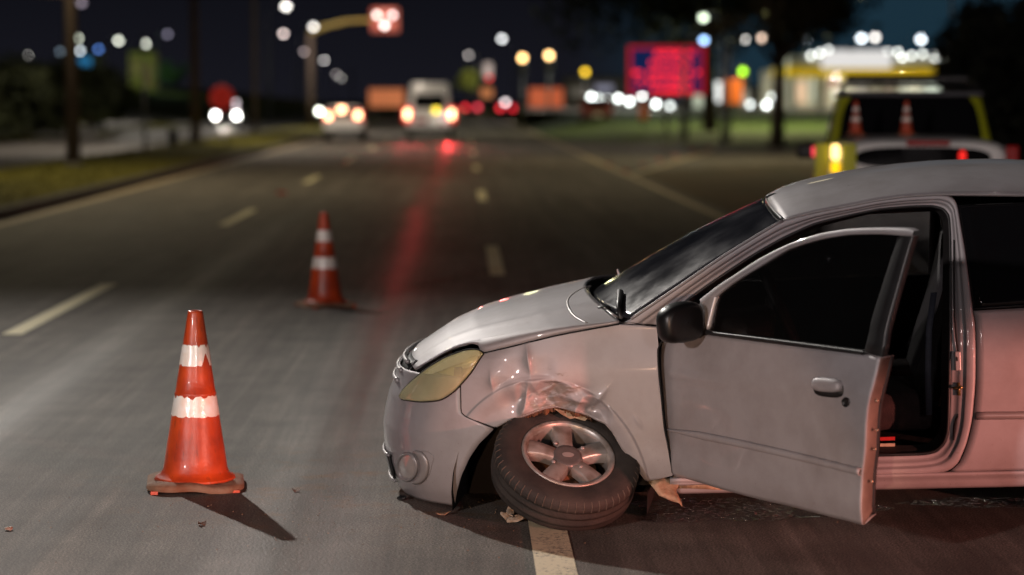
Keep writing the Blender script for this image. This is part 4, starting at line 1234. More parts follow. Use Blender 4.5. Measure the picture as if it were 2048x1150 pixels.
# --- wheels: the collapsed one, and three upright ones
def make_wheel(parent, M, c, spokes=5, name='wheel'):
    """axis = local +z outwards"""
    R, hw, rr = .289, .078, .182
    prof = [(rr - .006, hw * .78), (rr + .006, hw * .92), (rr + .03, hw * 1.0), (R - .045, hw * 1.0), (R - .016, hw * .90), (R - .004, hw * .72)]
    tread = []
    for g0 in (.48, .02, -.46):
        tread += [(R, hw * (g0 + .03)), (R, hw * (g0 - .14)), (R - .008, hw * (g0 - .155)), (R - .008, hw * (g0 - .20))]
    prof += tread + [(R - .004, -hw * .9), (R - .02, -hw), (rr, -hw * .9), (rr - .012, -hw * .6), (rr - .012, hw * .6)]
    b1 = MB(); b1.lathe(prof, 64, c, M, True)
    w = b1.build(name, M_rubber, parent, True)
    # shoulder sipes
    b2 = MB()
    for k in range(56):
        t = 2 * PI * k / 56; d = Vector((math.cos(t), math.sin(t), 0))
        p0 = d * (R - .0005) + Vector((0, 0, hw * .40)); pm = d * (R - .003) + Vector((0, 0, hw * .72)); p1 = d * (R - .018) + Vector((0, 0, hw * .92))
        b2.tube([Vector(c) + M @ p0, Vector(c) + M @ pm, Vector(c) + M @ p1], .0024, 4)
    if 'tread_groove' not in bpy.data.materials: mat('tread_groove', (.085, .070, .058), .8, var=.2)
    tag(b2.build('tread_sipes', bpy.data.materials['tread_groove'], w), kind='stuff')
    b3 = MB()
    b3.lathe([(rr + .004, hw * .90), (rr + .002, hw * .96), (rr - .006, hw * .98), (rr - .016, hw * .90), (rr - .022, hw * .55), (rr - .03, -hw * .5), (rr - .016, -hw * .6), (rr - .004, hw * .5)], 48, c, M, True)
    n = spokes
    for k in range(n):
        t0 = 2 * PI * k / n + .35
        d = Vector((math.cos(t0), math.sin(t0), 0)); e = Vector((-d.y, d.x, 0))
        rws = []
        for q in range(7):
            u = q / 6; r_ = lerp(.040, rr - .012, u); wd = lerp(.030, .034, u) + .010 * u ** 3; zt = hw * (.72 + .06 * u + .10 * math.sin(u * PI))
            rws.append([Vector(c) + M @ (d * r_ + e * (wd * a) + Vector((0, 0, zz))) for a, zz in ((-1.12, zt - .045), (-1, zt - .010), (-.78, zt), (.78, zt), (1, zt - .010), (1.12, zt - .045))])
        b3.grid(rws)
    rim = b3.build('rim', M_rim, w, True)
    b4 = MB()
    b4.lathe([(.001, hw * .80), (.040, hw * .80), (.056, hw * .78), (.062, hw * .66), (.062, hw * .2)], 32, c, M)
    hub = b4.build('hub_cap', mat('hub_cap_grey', (.20, .19, .19), .35, .5, var=.2, scale=15) if 'hub_cap_grey' not in bpy.data.materials else bpy.data.materials['hub_cap_grey'], w, True)
    for k in range(4):
        t0 = 2 * PI * k / 4 + .6; b5 = MB()
        b5.lathe([(.008, hw * .74), (.008, hw * .84), (.004, hw * .86), (.001, hw * .86)], 10, Vector(c) + M @ Vector((.076 * math.cos(t0), .076 * math.sin(t0), 0)), M)
        b5.build('wheel_bolt', M_silver_trim, w, True)
    b6 = MB()
    ov = [(.024 * math.cos(t), .012 * math.sin(t)) for t in [2 * PI * k / 24 for k in range(24)]]
    b6.prism([Vector(c) + M @ Vector((x, y, hw * .805)) for x, y in ov], M @ Vector((0, 0, .002)))
    b6.build('badge', M_silver_trim, w)
    b7 = MB(); b7.lathe([(.12, -.01), (.125, -.01), (.125, .0), (.03, .012), (.001, .012)], 28, c, M)
    b7.build('brake_disc', M_rust, w, True)
    return w
# axis of the collapsed wheel, towards the camera and up
e_r, e_u, e_f = C_R, C_U, C_F
nrm = (e_r * (.785 * math.sin(math.radians(12))) + e_u * (.785 * math.cos(math.radians(12))) - e_f * .62).normalized()
nl = (CMi @ nrm).normalized()
zl = nl; xl = Vector((0, 0, 1)).cross(zl).normalized(); yl = zl.cross(xl)
WM = Matrix((xl, yl, zl)).transposed() @ Matrix.Rotation(math.radians(-14), 3, 'Z')
# distance so that the tyre rests on the road
def wheel_center(Y):
    rimc = at(1137, 906, Y); return rimc - nrm * .072
best = None
for i in range(200):
    Y = 7.9 + i * .005
    c = wheel_center(Y)
    nz = nrm.z; lowz = c.z - .289 * math.sqrt(1 - nz * nz) - .078 * nz * .8
    if best is None or abs(lowz - .003) < best[0]: best = (abs(lowz - .003), c, Y)
WC = car_local(best[1])
make_wheel(car, WM, WC, 5)
def upright(s, l, sign):
    z = .289 - car_world((s, l, 0)).z
    ax = Vector((0, sign, 0)); x_ = Vector((1, 0, 0)); y_ = ax.cross(x_)
    make_wheel(car, Matrix((x_, y_, ax)).transposed(), Vector((s, l, z)), 5)
upright(.64, .70, 1); upright(3.02, -.70, -1); upright(3.02, .70, 1)
# broken drive shaft behind the wheel
bm_ = MB(); bm_.tube([WC + zl * -.05, WC + Vector((.02, .35, .02))], .02, 8); part(bm_, 'drive_shaft', M_rust)

# ================================================================== TRAFFIC CONES
def make_cone_mat(name, base, dirt):
    m = mat(name, base, .40, coat=.2, var=.55, scale=7, col2=dirt, bump=.15, bscale=50, detail=10)
    nt = m.node_tree; N = nt.nodes; L = nt.links; b = N['Principled BSDF']
    src = b.inputs['Base Color'].links[0].from_socket
    tc = N.new('ShaderNodeTexCoord'); mp = N.new('ShaderNodeMapping'); mp.inputs['Scale'].default_value = (38, 38, 5); L.new(tc.outputs['Object'], mp.inputs['Vector'])
    n = N.new('ShaderNodeTexNoise'); n.inputs['Scale'].default_value = 1; n.inputs['Detail'].default_value = 8; n.inputs['Roughness'].default_value = .7; L.new(mp.outputs[0], n.inputs['Vector'])
    r = N.new('ShaderNodeMapRange'); r.inputs['From Min'].default_value = .54; r.inputs['From Max'].default_value = .70; r.inputs['To Max'].default_value = .8; L.new(n.outputs['Fac'], r.inputs['Value'])
    x = N.new('ShaderNodeMix'); x.data_type = 'RGBA'; L.new(r.outputs[0], x.inputs['Factor']); L.new(src, x.inputs['A']); x.inputs['B'].default_value = (.10, .030, .015, 1)
    L.new(x.outputs['Result'], b.inputs['Base Color'])
    return m
M_cone = make_cone_mat('orange_pvc', (.62, .070, .012), (.34, .035, .010))
M_cone_base = mat('muddy_rubber', (.24, .155, .10), .9, var=.6, scale=11, bump=.5, bscale=50, col2=(.17, .07, .035))
M_band = mat('retroreflective_band', (.93, .90, .86), .24, spec=.9, coat=.4, var=.25, scale=16, bump=.2, bscale=40, col2=(.86, .72, .60))
def traffic_cone(loc, h, label, rz=0.0, tilt=(0, 0), group='traffic cones around the crash', simple=False):
    root = empty('traffic_cone', loc, label, 'traffic cone', group, rz)
    root.rotation_euler = (tilt[0], tilt[1], rz)
    k = h / .75
    r_at = lambda z: lerp(.142, .031, (z - .04) / .71) * k
    body = [(.175 * k, .034 * k), (.165 * k, .046 * k), (.150 * k, .052 * k), (r_at(.075), .075 * k)]
    zs = [.12, .20, .30, .34, .395, .40, .405, .46, .52, .56, .60, .62, .68, .74]
    for z in zs:
        body.append((r_at(z) + (.0035 * k if abs(z - .40) < .003 else 0), z * k))
    body += [(.031 * k, .747 * k), (.027 * k, .752 * k), (.022 * k, .750 * k), (.020 * k, .70 * k)]
    bb = MB(); bb.lathe(body, 40); c = bb.build('cone_body', M_cone, root, True)
    # square foot with chamfered, slightly warped edges
    rows_ = []
    rg = random.Random(int(abs(loc[0]) * 100))
    n = 48
    for (q, z) in ((.98, .004), (1.0, .014), (.995, .026), (.90, .034), (.78, .038)):
        rr = []
        for i in range(n):
            t = 2 * PI * i / n; c_, s_ = math.cos(t), math.sin(t)
            p_ = 7.0
            r0 = .205 * k * q / ((abs(c_) ** p_ + abs(s_) ** p_) ** (1 / p_))
            r0 = min(r0, .245 * k * q)
            rr.append(Vector((r0 * c_, r0 * s_, z * k + .006 * k * math.sin(3 * t + 1.2) + .003 * math.sin(7 * t))))
        rows_.append(rr)
    bb = MB(); bb.grid(rows_, True); bb.add(rows_[0], [tuple(range(n))]); bb.add(rows_[-1], [tuple(range(n))]); bb.build('cone_foot', M_cone_base, root, True)
    for sx in (-1, 1):
        for sy in (-1, 1):
            bb = MB(); bb.box((sx * .17 * k, sy * .17 * k, .0), (.03 * k, .03 * k, .02 * k)); bb.build('foot_pad', M_cone, root)
    for (z0, z1, seed) in ((.305, .395, 1), (.52, .61, 4)):
        rg = random.Random(seed + int(h * 1000)); rws = []
        n = 48; 
        hi = [z1 * k - (rg.random() ** 3) * .022 * k * (0 if simple else 1) for _ in range(n)]
        lo = [z0 * k + (rg.random() ** 4) * .010 * k * (0 if simple else 1) for _ in range(n)]
        if seed == 4 and not simple:
            for i in range(n):
                a_ = (i / n * 2 * PI - (-PI / 2 + .75)); 
                if abs(a_) < .28 or abs(a_ - 2 * PI) < .28: lo[i] += .05 * k * (1 - min(abs(a_), abs(a_ - 2 * PI)) / .28) + .01
                hi[i] = max(hi[i], lo[i] + .01)
        for t in (0, .25, .5, .75, 1):
            rws.append([Vector(((r_at(lerp(lo[i], hi[i], t) / k) + .0022) * math.cos(2 * PI * i / n), (r_at(lerp(lo[i], hi[i], t) / k) + .0022) * math.sin(2 * PI * i / n), lerp(lo[i], hi[i], t))) for i in range(n)])
        bb = MB(); bb.grid(rws, True); bb.build('reflective_band', M_band, root, True)
    return root
g1 = gp(391, 972)
traffic_cone((g1.x, g1.y, .002), .755, 'scuffed orange cone with ragged white bands nearest the camera at left', rz=.12, tilt=(0, .012))
g2 = gp(651, 612)
traffic_cone((g2.x, g2.y, .002), .755, 'orange traffic cone with two white bands farther up the lane', rz=.5, tilt=(0, -.01), simple=True)

# ================================================================== DEBRIS on the road
M_debris = mat('chipped_plastic', (.46, .38, .30), .6, var=.5, scale=30, bump=.4, bscale=90, col2=(.25, .15, .08))
def debris(px, py, size, label, seed, m=M_debris, flat=.25, curl=.3):
    rg = random.Random(seed); p = gp(px, py); n = 9
    ring = [(size * rg.uniform(.55, 1.0) * math.cos(2 * PI * i / n), size * rg.uniform(.4, .8) * math.sin(2 * PI * i / n)) for i in range(n)]
    rows_ = [[Vector((x * q, y * q, size * (flat * z + curl * (x * q / size) ** 2 + .06 * math.sin(9 * x / size + 4 * y / size)))) for x, y in ring] for q, z in ((1, 0), (.97, .5), (.6, 1.0), (.1, .9))]
    bb = MB(); bb.grid(rows_, True); bb.add(rows_[0], [tuple(range(n))])
    o = bb.build('debris', m, None, False); o.location = (p.x, p.y, .003); o.rotation_euler = (0, 0, rg.uniform(0, 6))
    return tag(o, label, 'debris', 'broken bits around the wreck')
debris(1028, 1042, .062, 'pale broken plastic lump under the collapsed wheel', 2, flat=.30)
debris(1024, 1030, .030, 'small rounded chip resting on the pale plastic lump', 5, flat=1.2)
debris(884, 1030, .040, 'thin brown shard in front of the bumper corner', 3, M_torn, .1)
debris(803, 1000, .030, 'dark bent fragment below the bumper lip', 8, M_dark, .5)
debris(592, 984, .024, 'tiny brown leaf scrap between cone and car', 9, M_rust, .2, .9)
debris(404, 1051, .026, 'small brown leaf beside the near cone shadow', 10, M_rust, .2, .9)
debris(1052, 1008, .016, 'orange chip beside the wheel', 14, M_torn, .4)
debris(18, 1061, .02, 'bright grit at the bottom left of the road', 12, M_debris, .5)
bb = MB(); rg = random.Random(21)
for i in range(520):
    x = rg.gauss(-.25, .75); y = rg.gauss(8.7, .55); s_ = rg.uniform(.0008, .003)
    bb.box((x, y, s_ * .5), (s_ * rg.uniform(.8, 1.6), s_ * rg.uniform(.8, 1.6), s_), Matrix.Rotation(rg.uniform(0, 3), 3, 'Z'))
tag(bb.build('grit', mat('grit', (.22, .15, .09), .8, var=.5, scale=40)), 'loose orange grit scattered between the cone and the wreck', None, None, 'stuff')
# spilled fluid under the car
def wet_mat():
    if 'wet_asphalt' in bpy.data.materials: return bpy.data.materials['wet_asphalt']
    m = mat('wet_asphalt', (.022, .019, .017), .2, var=.5, scale=30, col2=(.012, .010, .009))
    nt = m.node_tree; N = nt.nodes; L = nt.links; b = N['Principled BSDF']
    tc = N.new('ShaderNodeTexCoord')
    n1 = N.new('ShaderNodeTexNoise'); n1.inputs['Scale'].default_value = 3.0; n1.inputs['Detail'].default_value = 7
    n2 = N.new('ShaderNodeTexNoise'); n2.inputs['Scale'].default_value = 210; n2.inputs['Detail'].default_value = 2
    L.new(tc.outputs['Object'], n1.inputs['Vector']); L.new(tc.outputs['Object'], n2.inputs['Vector'])
    mr = N.new('ShaderNodeMapRange'); mr.inputs['From Min'].default_value = .47; mr.inputs['From Max'].default_value = .58
    n1.inputs['Scale'].default_value = 42; n1.inputs['Roughness'].default_value = .7
    L.new(n1.outputs['Fac'], mr.inputs['Value']); L.new(mr.outputs[0], b.inputs['Alpha']); b.inputs['Roughness'].default_value = .22
    bp = N.new('ShaderNodeBump'); bp.inputs['Strength'].default_value = 1.0; bp.inputs['Distance'].default_value = .02
    L.new(n2.outputs['Fac'], bp.inputs['Height']); L.new(bp.outputs[0], b.inputs['Normal'])
    return m
def puddle(cx_, cy_, rx, ry, seed, rough, nm='fluid_spill'):
    rg = random.Random(seed); n = 60
    ph = [rg.uniform(0, 6) for _ in range(6)]
    pts = []
    for i in range(n):
        t = 2 * PI * i / n
        k = 1 + .16 * math.sin(3 * t + ph[0]) + .10 * math.sin(5 * t + ph[1]) + .06 * math.sin(9 * t + ph[2])
        pts.append((cx_ + rx * k * math.cos(t), cy_ + ry * k * math.sin(t), .0045))
    m = wet_mat()
    return tag(link_mesh(nm, pts, [tuple(range(n))], m), kind='structure')
puddle(1.12, 8.50, .50, .25, 4, .10)
puddle(2.12, 8.62, .28, .12, 6, .14)

# ================================================================== LAMPS AND FAR THINGS
M_lamphead = mat('lamp_head_grey', (.22, .22, .23), .5, .4, var=.2)
def street_lamp(px, py, label, h=9.0, col=(1.0, .96, .88), s=9.0, Y=None, X_dir=1, r=.25, arm=1.6, base=0.0):
    if Y is None:
        Y = F_PX * (h - CAM_H) / max(8.0, (202 - py))
    p = at(px, py, Y)
    root = empty('street_lamp', (p.x - arm * X_dir, p.y, base), label, 'street lamp', 'street lamps along the road')
    hz = p.z - base
    bb = MB(); bb.tube([(0, 0, 0), (0, 0, hz * .93)], [.10, .06], 8); bb.build('pole', M_steel, root, True)
    bb = MB(); bb.tube([(0, 0, hz * .93), (X_dir * arm * .4, 0, hz + .15), (X_dir * arm * .8, 0, hz + .16)], .035, 6); bb.build('arm', M_steel, root, True)
    bb = MB(); bb.ball((X_dir * arm, 0, hz + .12), (r * 1.4, r * .7, r * .35), 12, 6); hd_ = bb.build('lamp_head', M_lamphead, root, True)
    bb = MB(); bb.ball((X_dir * arm, 0, hz), (r * 1.1, r * .7, r), 12, 8); bb.build('lens', glow(col, s), hd_, True)
    return root
WH = (1.0, .95, .88); COOL = (.86, .94, 1.0)
SL = street_lamp
SL(55, 111, 'dim white street lamp alone at far left', 9, WH, 4)
SL(155, 76, 'greenish white street lamp just right of the nearest dark pole', 9, (.95, 1, .8), 6)
SL(160, 101, 'white lamp above the blue lit kiosk at left', 9, COOL, 7)
SL(237, 81, 'white street lamp left of the pair over the dark hedge', 9, (.97, 1, .85), 7)
SL(291, 87, 'greenish white street lamp over the yellow lit house', 9, (.97, 1, .85), 7)
SL(335, 68, 'very faint mauve lamp high between two poles', 11, (.6, .55, .75), 2)
SL(120, 104, 'faint blue white lamp left of the blue kiosk', 9, (.6, .8, 1), 3)
SL(197, 98, 'small deep blue lamp right of the blue kiosk', 9, (.15, .35, 1), 4)
SL(163, 5, 'faint mauve lamp at top edge beside the dark pole', 11, (.6, .5, .6), 1.6)
SL(572, 12, 'bright white street lamp highest over the median', 10, WH, 8)
SL(567, 67, 'pinkish street lamp below the highest median lamp', 10, (1, .8, .75), 7)
SL(608, 103, 'faint pink street lamp left of the signal mast', 10, (1, .8, .8), 3)
SL(627, 53, 'white street lamp at the elbow of the signal mast', 10, WH, 8)
SL(648, 120, 'white street lamp beneath the mast arm', 10, (1, .95, .92), 8)
SL(672, 148, 'fainter lamp behind the big lamp over the white car', 9, (1, .88, .85), 5)
SL(682, 156, 'large white street lamp above the white car', 9, WH, 9)
SL(937, 110, 'pale pink street lamp over the middle of the road', 10, (1, .9, .85), 5, X_dir=-1)
SL(1004, 77, 'bright white street lamp right of the road middle', 10, (.98, 1, 1), 9, X_dir=-1)
SL(1407, 35, 'greenish lamp high in front of the dark tree', 7, (.85, 1, .75), 5, Y=84, r=.12, X_dir=-1, arm=.8, base=0)
SL(1408, 80, 'blue lamp at the top corner of the red sign board', 7, (.35, .6, 1), 6, Y=86, r=.12, X_dir=1, arm=.8)
SL(1492, 77, 'white lamp among the tree leaves right of the red sign board', 7, WH, 8, Y=88, r=.12, arm=.7)
SL(1525, 76, 'warm dim lamp among the tree leaves', 7, (1, .72, .55), 5, Y=88, r=.11, arm=.6, X_dir=-1)
SL(1610, 78, 'white floodlight lamp left above the filling station', 9, COOL, 9, Y=200, base=1.0)
SL(1723, 76, 'larger of the two close lamps above the filling station', 9, COOL, 9, Y=200, base=1.0)
SL(1750, 74, 'smaller of the two close lamps above the filling station', 9, WH, 7, Y=200, base=1.0)
SL(1842, 78, 'white floodlight lamp right above the filling station', 9, COOL, 9, Y=200, base=1.0)

# low white lamps lined up before the lot right of the road
def post_lamp(px, py, label, Y=150, r=.17, col=(.94, 1, .96), s=10):
    p = at(px, py, Y); g0 = 1.0 if Y >= 138 else right_h(p.x, p.y)
    root = empty('bollard_lamp', (p.x, p.y, g0), label, 'lamp', 'low white lamps along the forecourt edge')
    bb = MB(); bb.tube([(0, 0, 0), (0, 0, max(.05, p.z - g0 - r * .6))], .04, 8); bb.build('post', M_steel, root, True)
    bb = MB(); bb.ball((0, 0, p.z - g0), r, 12, 8); bb.build('globe', glow(col, s), root, True)
for px, py, l in ((1182, 194, 'leftmost low white globe of the row beneath the red sign'), (1196, 198, 'low white globe second from left in the row'),
                  (1214, 200, 'low white globe third from left in the row'), (1237, 197, 'low white globe fourth in the row'),
                  (1259, 203, 'low white globe fifth in the row left of the orange post'), (1284, 191, 'bluish globe above the orange post'),
                  (1312, 208, 'low globe just right of the orange post'), (1340, 212, 'faint low globe left of the red sign pole'),
                  (1500, 209, 'dim low globe right of the orange board'), (1533, 210, 'bright low globe nearest the filling station'),
                  (1543, 194, 'faint low globe behind the bright one by the station')):
    post_lamp(px, py, l, s=5 if 'faint' in l or 'dim' in l else 10)

# median poles, in the dark
def utility_pole(px, py, label, r=.16, h=10.5, m=M_pole, arm=None, z0=.2):
    p = gp(px, py, z0)
    root = empty('utility_pole', (p.x, p.y, z0), label, 'pole', 'dark poles beside the road')
    bb = MB(); bb.tube([(0, 0, -.1), (0, 0, h)], [r, r * .65], 12); bb.build('pole', m, root, True)
    bb = MB(); bb.lathe([(r * 1.5, -.05), (r * 1.5, .06), (r * 1.05, .12)], 12); bb.build('base_collar', M_kerb, root)
    if arm:
        bb = MB(); bb.tube([(0, 0, arm[1]), (arm[0] * .6, 0, arm[1] + .05), (arm[0], 0, arm[1] + .04)], .05, 6); bb.build('crossarm', m, root)
    return root
utility_pole(147, 334, 'brown lamp pole nearest on the grass median', .16, arm=(-1.7, 3.75))
utility_pole(391, 285, 'second brown lamp pole farther along the median', .17)
utility_pole(290, 300, 'thin grey post between the two brown poles', .055, 3.4, M_steel)
utility_pole(510, 262, 'slim pale pole near the median end', .12, 11)
utility_pole(705, 228, 'faint slim pole above the white car', .12, 6, z0=0)
utility_pole(1898, 345, 'thin dark pole left of the tall dark tree', .05, 6, M_steel, z0=0)
p = gp(346, 292, .2)
root = empty('litter_bin', (p.x, p.y, .2), 'short dark bin standing on the median grass', 'bin')
bb = MB(); bb.lathe([(.13, 0), (.16, .5), (.17, .52), (.15, .53), (.14, .4)], 14); bb.build('bin_body', M_dark, root, True)
bb = MB(); bb.tube([(0, 0, -.05), (0, 0, .1)], .05, 8); bb.build('post', M_steel, root)

# signal on a mast arm over the road
def signal_head(root, c, lenses, box, m=M_dark, hood=True):
    bb = MB(); bb.box(c, box, bev=.04); hd_ = bb.build('signal_head', m, root)
    for (dx, dz, r, col, s) in lenses:
        bb = MB(); bb.ball((c[0] + dx, c[1] - box[1] / 2 - .02, c[2] + dz), (r, .06, r), 14, 8); bb.build('lens', glow(col, s), hd_, True)
        bb = MB(); bb.tube([(c[0] + dx, c[1] - box[1] / 2, c[2] + dz), (c[0] + dx, c[1] - box[1] / 2 - .16, c[2] + dz)], r * 1.15, 12, False); bb.build('visor', m, hd_)
mb_ = gp(622, 262, 0)
root = empty('traffic_light', (mb_.x, mb_.y, 0), 'traffic light on a curved yellow mast arm over the left lane', 'traffic light')
h0 = at(622, 66, mb_.y).z; h1 = at(770, 40, mb_.y); 
dx = h1.x - mb_.x
bb = MB(); bb.tube([(0, 0, 0), (0, 0, h0 * .55), (0, 0, h0)], [.22, .18, .15], 12); bb.build('pole', M_pole, root, True)
bb = MB(); bb.tube([(0, 0, h0), (dx * .2, 0, h0 + .35), (dx * .5, 0, h1.z - .06), (dx * .75, 0, h1.z), (dx, 0, h1.z)], [.15, .13, .12, .10, .08], 10); bb.build('mast_arm', M_yellowpole, root, True)
signal_head(root, (dx, 0, h1.z), [(-.43, .26, .13, (1, .86, .78), 6), (.43, .26, .13, (1, .80, .78), 5), (-.02, -.30, .13, (1, .95, .9), 7)], (1.55, .3, 1.35), mat('red_backplate', (.35, .08, .06), .5, var=.2))
lamp('street_and_fill_light', (h1.x, h1.y - 1.2, h1.z + .3), 110, (1, .7, .55), .2)  # added lamp that brightens the signal's backplate, not a street lamp
def signal_post(px, py, Y, label, col, s, r=.20, post=True):
    p = at(px, py, Y)
    root = empty('traffic_light', (p.x, p.y, 0), label, 'traffic light', 'traffic lights at the far junction')
    bb = MB(); bb.tube([(0, .1, 0), (0, .1, p.z - .5)], .08, 8); bb.build('pole', M_steel, root, True)
    signal_head(root, (0, 0, p.z - .35), [(0, .35, r, col, s), ], (.5, .25, 1.3))
signal_post(1045, 116, 140, 'left of two lit red amber signals over the road', (1, .58, .22), 9)
signal_post(1098, 111, 140, 'right of two lit red amber signals over the road', (1, .60, .24), 9)
signal_post(1170, 144, 170, 'yellow signal left of the red sign board', (1, .62, .02), 5)
signal_post(1485, 143, 120, 'green signal above the orange board', (.45, 1, .02), 5, .16)
signal_post(978, 156, 240, 'distant red signal over the middle of the road', (1, .06, .05), 3)

# boards
def board(px0, py0, px1, py1, Y, name, label, m, base, posts=1, frame=None, cat='sign', th=.12, group=None):
    a = at(px0, py1, Y); c = at(px1, py0, Y)
    w, h = c.x - a.x, c.z - a.z; cx_ = (a.x + c.x) / 2
    root = empty(name, (cx_, Y, base), label, cat, group)
    bb = MB(); bb.box((0, 0, (a.z + c.z) / 2 - base), (w, th, h), bev=.02); pn = bb.build('panel', m, root)
    for k in range(posts):
        x = 0 if posts == 1 else lerp(-w * .35, w * .35, k / (posts - 1))
        bb = MB(); bb.tube([(x, .09, 0), (x, .09, c.z - base - .1)], .07, 8); bb.build('post', M_steel, root, True)
    return root, pn, w, h, (a.z + c.z) / 2 - base
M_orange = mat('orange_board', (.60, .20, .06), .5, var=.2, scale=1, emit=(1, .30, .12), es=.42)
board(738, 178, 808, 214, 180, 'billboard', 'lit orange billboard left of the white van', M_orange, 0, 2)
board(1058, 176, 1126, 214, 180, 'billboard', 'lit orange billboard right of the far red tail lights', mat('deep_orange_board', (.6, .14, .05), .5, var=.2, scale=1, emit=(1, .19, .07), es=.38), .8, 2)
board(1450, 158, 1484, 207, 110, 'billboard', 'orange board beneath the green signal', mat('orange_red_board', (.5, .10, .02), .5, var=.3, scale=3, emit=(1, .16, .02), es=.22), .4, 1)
board(1427, 164, 1462, 204, 112, 'light_box', 'glowing white light box left of the orange board', glow((.97, 1, .98), 1.4), .4, 1)
board(968, 126, 984, 156, 245, 'light_box', 'narrow pale light box above the distant red signal', glow((1, .8, .7), .55), 0, 1)
board(962, 176, 985, 195, 230, 'billboard', 'small orange panel below the distant red signal', glow((1, .35, .12), .5), 0, 1)
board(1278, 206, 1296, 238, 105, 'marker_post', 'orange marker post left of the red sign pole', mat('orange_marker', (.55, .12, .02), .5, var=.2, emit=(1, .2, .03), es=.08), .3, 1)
# LED message board
root, pn, w, h, zc = board(1256, 92, 1410, 190, 92, 'message_board', 'blue sign board with five lines of glowing red letters', mat('navy_panel', (.010, .016, .075), .5, var=.2, scale=2, emit=(.0, .014, .09), es=.6), right_h(8, 92), 1)
for s_ in (-1, 1):
    bb = MB(); bb.box((s_ * (w / 2 - .07), -.10, zc), (.15, .07, h)); bb.build('lit_border', glow((1, .008, .03), .40), root)
    bb = MB(); bb.box((0, -.10, zc + s_ * (h / 2 - .06)), (w - .30, .07, .12)); bb.build('lit_border', glow((1, .008, .03), .40), root)
mred = glow((1, .02, .025), 2.1)
rg = random.Random(5)
for (yp, x0, x1) in ((106, 1310, 1386), (126, 1300, 1381), (146, 1266, 1402), (164, 1276, 1380), (181, 1306, 1384)):
    x = x0
    z_ = at(1330, yp, 92).z - root.location.z
    while x < x1:
        cw_ = rg.uniform(8, 12); X0 = at(x, yp, 92).x - root.location.x; X1 = at(min(x + cw_ - 2, x1), yp, 92).x - root.location.x
        if not (yp in (146, 164) and 1288 < x + cw_ / 2 < 1296) and not (yp == 146 and 1376 < x < 1384):
            bb = MB(); hh = .18; m_ = (X0 + X1) / 2; ww = X1 - X0
            bb.box((X0 + .03, -.085, z_), (.06, .03, hh)); bb.box((m_, -.085, z_ + hh / 2 - .03), (ww * .6, .03, .06))
            k_ = rg.random()
            if k_ > .3: bb.box((X1 - .03, -.085, z_ + (.05 if k_ > .6 else -.05)), (.055, .03, hh * .6))
            if k_ < .8: bb.box((m_, -.085, z_ - .01), (ww * .55, .03, .06))
            if k_ > .2: bb.box((m_, -.085, z_ - hh / 2 + .03), (ww * .6, .03, .06))
            bb.build('letter', mred, root)
        x += cw_
# bigger trunk-like post of that board
bb = MB(); q = gp(1370, 252, .3)
bb.tube([(at(1370, 200, 92).x - root.location.x, .18, 0), (at(1370, 200, 92).x - root.location.x, .18, zc)], .16, 10); bb.build('main_post', M_dark, root, True)

# round red sign on the median
p = gp(447, 288, .2)
root = empty('round_sign', (p.x, p.y, .2), 'round red road sign on the median before the headlights', 'road sign')
zc = at(445, 195, p.y).z - .2
bb = MB(); bb.tube([(0, .04, 0), (0, .04, zc + .3)], .035, 8); bb.build('post', M_steel, root, True)
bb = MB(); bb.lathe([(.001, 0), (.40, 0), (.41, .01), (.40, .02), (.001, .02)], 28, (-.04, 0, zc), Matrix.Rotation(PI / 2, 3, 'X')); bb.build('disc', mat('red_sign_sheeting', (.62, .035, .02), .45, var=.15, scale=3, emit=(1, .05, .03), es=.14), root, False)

# ================================================================== FILLING STATION
st = empty('filling_station', (at(1740, 200, 150).x, 150, 1.0), 'brightly lit filling station with a yellow edged canopy', 'filling station')
sx0, sx1 = at(1578, 150, 150).x - st.location.x, at(1905, 150, 150).x - st.location.x
zt, zm, zb = at(1740, 112, 150).z - 1, at(1740, 134, 150).z - 1, at(1740, 152, 150).z - 1
cxs = (sx0 + sx1) / 2; ws = sx1 - sx0
bb = MB(); bb.box((cxs, 4, (zt + zm) / 2), (ws, 8, zt - zm)); bb.build('canopy', mat('canopy_white', (.6, .58, .5), .6, var=.1, scale=1), st)
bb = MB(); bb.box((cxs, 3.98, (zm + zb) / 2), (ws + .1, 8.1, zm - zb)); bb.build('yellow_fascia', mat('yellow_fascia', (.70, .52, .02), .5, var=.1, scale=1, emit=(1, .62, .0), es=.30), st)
a, c = at(1644, 136, 149.6), at(1784, 100, 149.6)
bb = MB(); bb.box(((a.x + c.x) / 2 - st.location.x, -.15, (a.z + c.z) / 2 - 1), (c.x - a.x, .2, c.z - a.z), bev=.03); bb.build('lit_sign', glow((1, .97, .94), .78), st)
for px, py in ((1623, 111), (1640, 106), (1658, 100), (1776, 103), (1797, 104), (1806, 115), (1825, 111), (1847, 108), (1866, 107), (1871, 116), (1892, 110)):
    p = at(px, py, 149.6)
    bb = MB(); bb.ball((p.x - st.location.x, -.15, p.z - 1), .13, 10, 6); bb.build('canopy_lamp', glow((.97, 1, .94), 7), st, True)
for px in (1587, 1640, 1765, 1893):
    x = at(px, 180, 150).x - st.location.x
    bb = MB(); bb.box((x, .5, zb / 2), (.5, .5, zb)); bb.build('canopy_column', mat('column_white', (.62, .64, .58), .6, var=.1), st)
bb = MB(); bb.box((cxs, 14, 1.5), (ws, .4, 3.0)); bb.build('shop_wall', mat('shop_wall', (.55, .52, .42), .7, var=.15, scale=1.5), st)
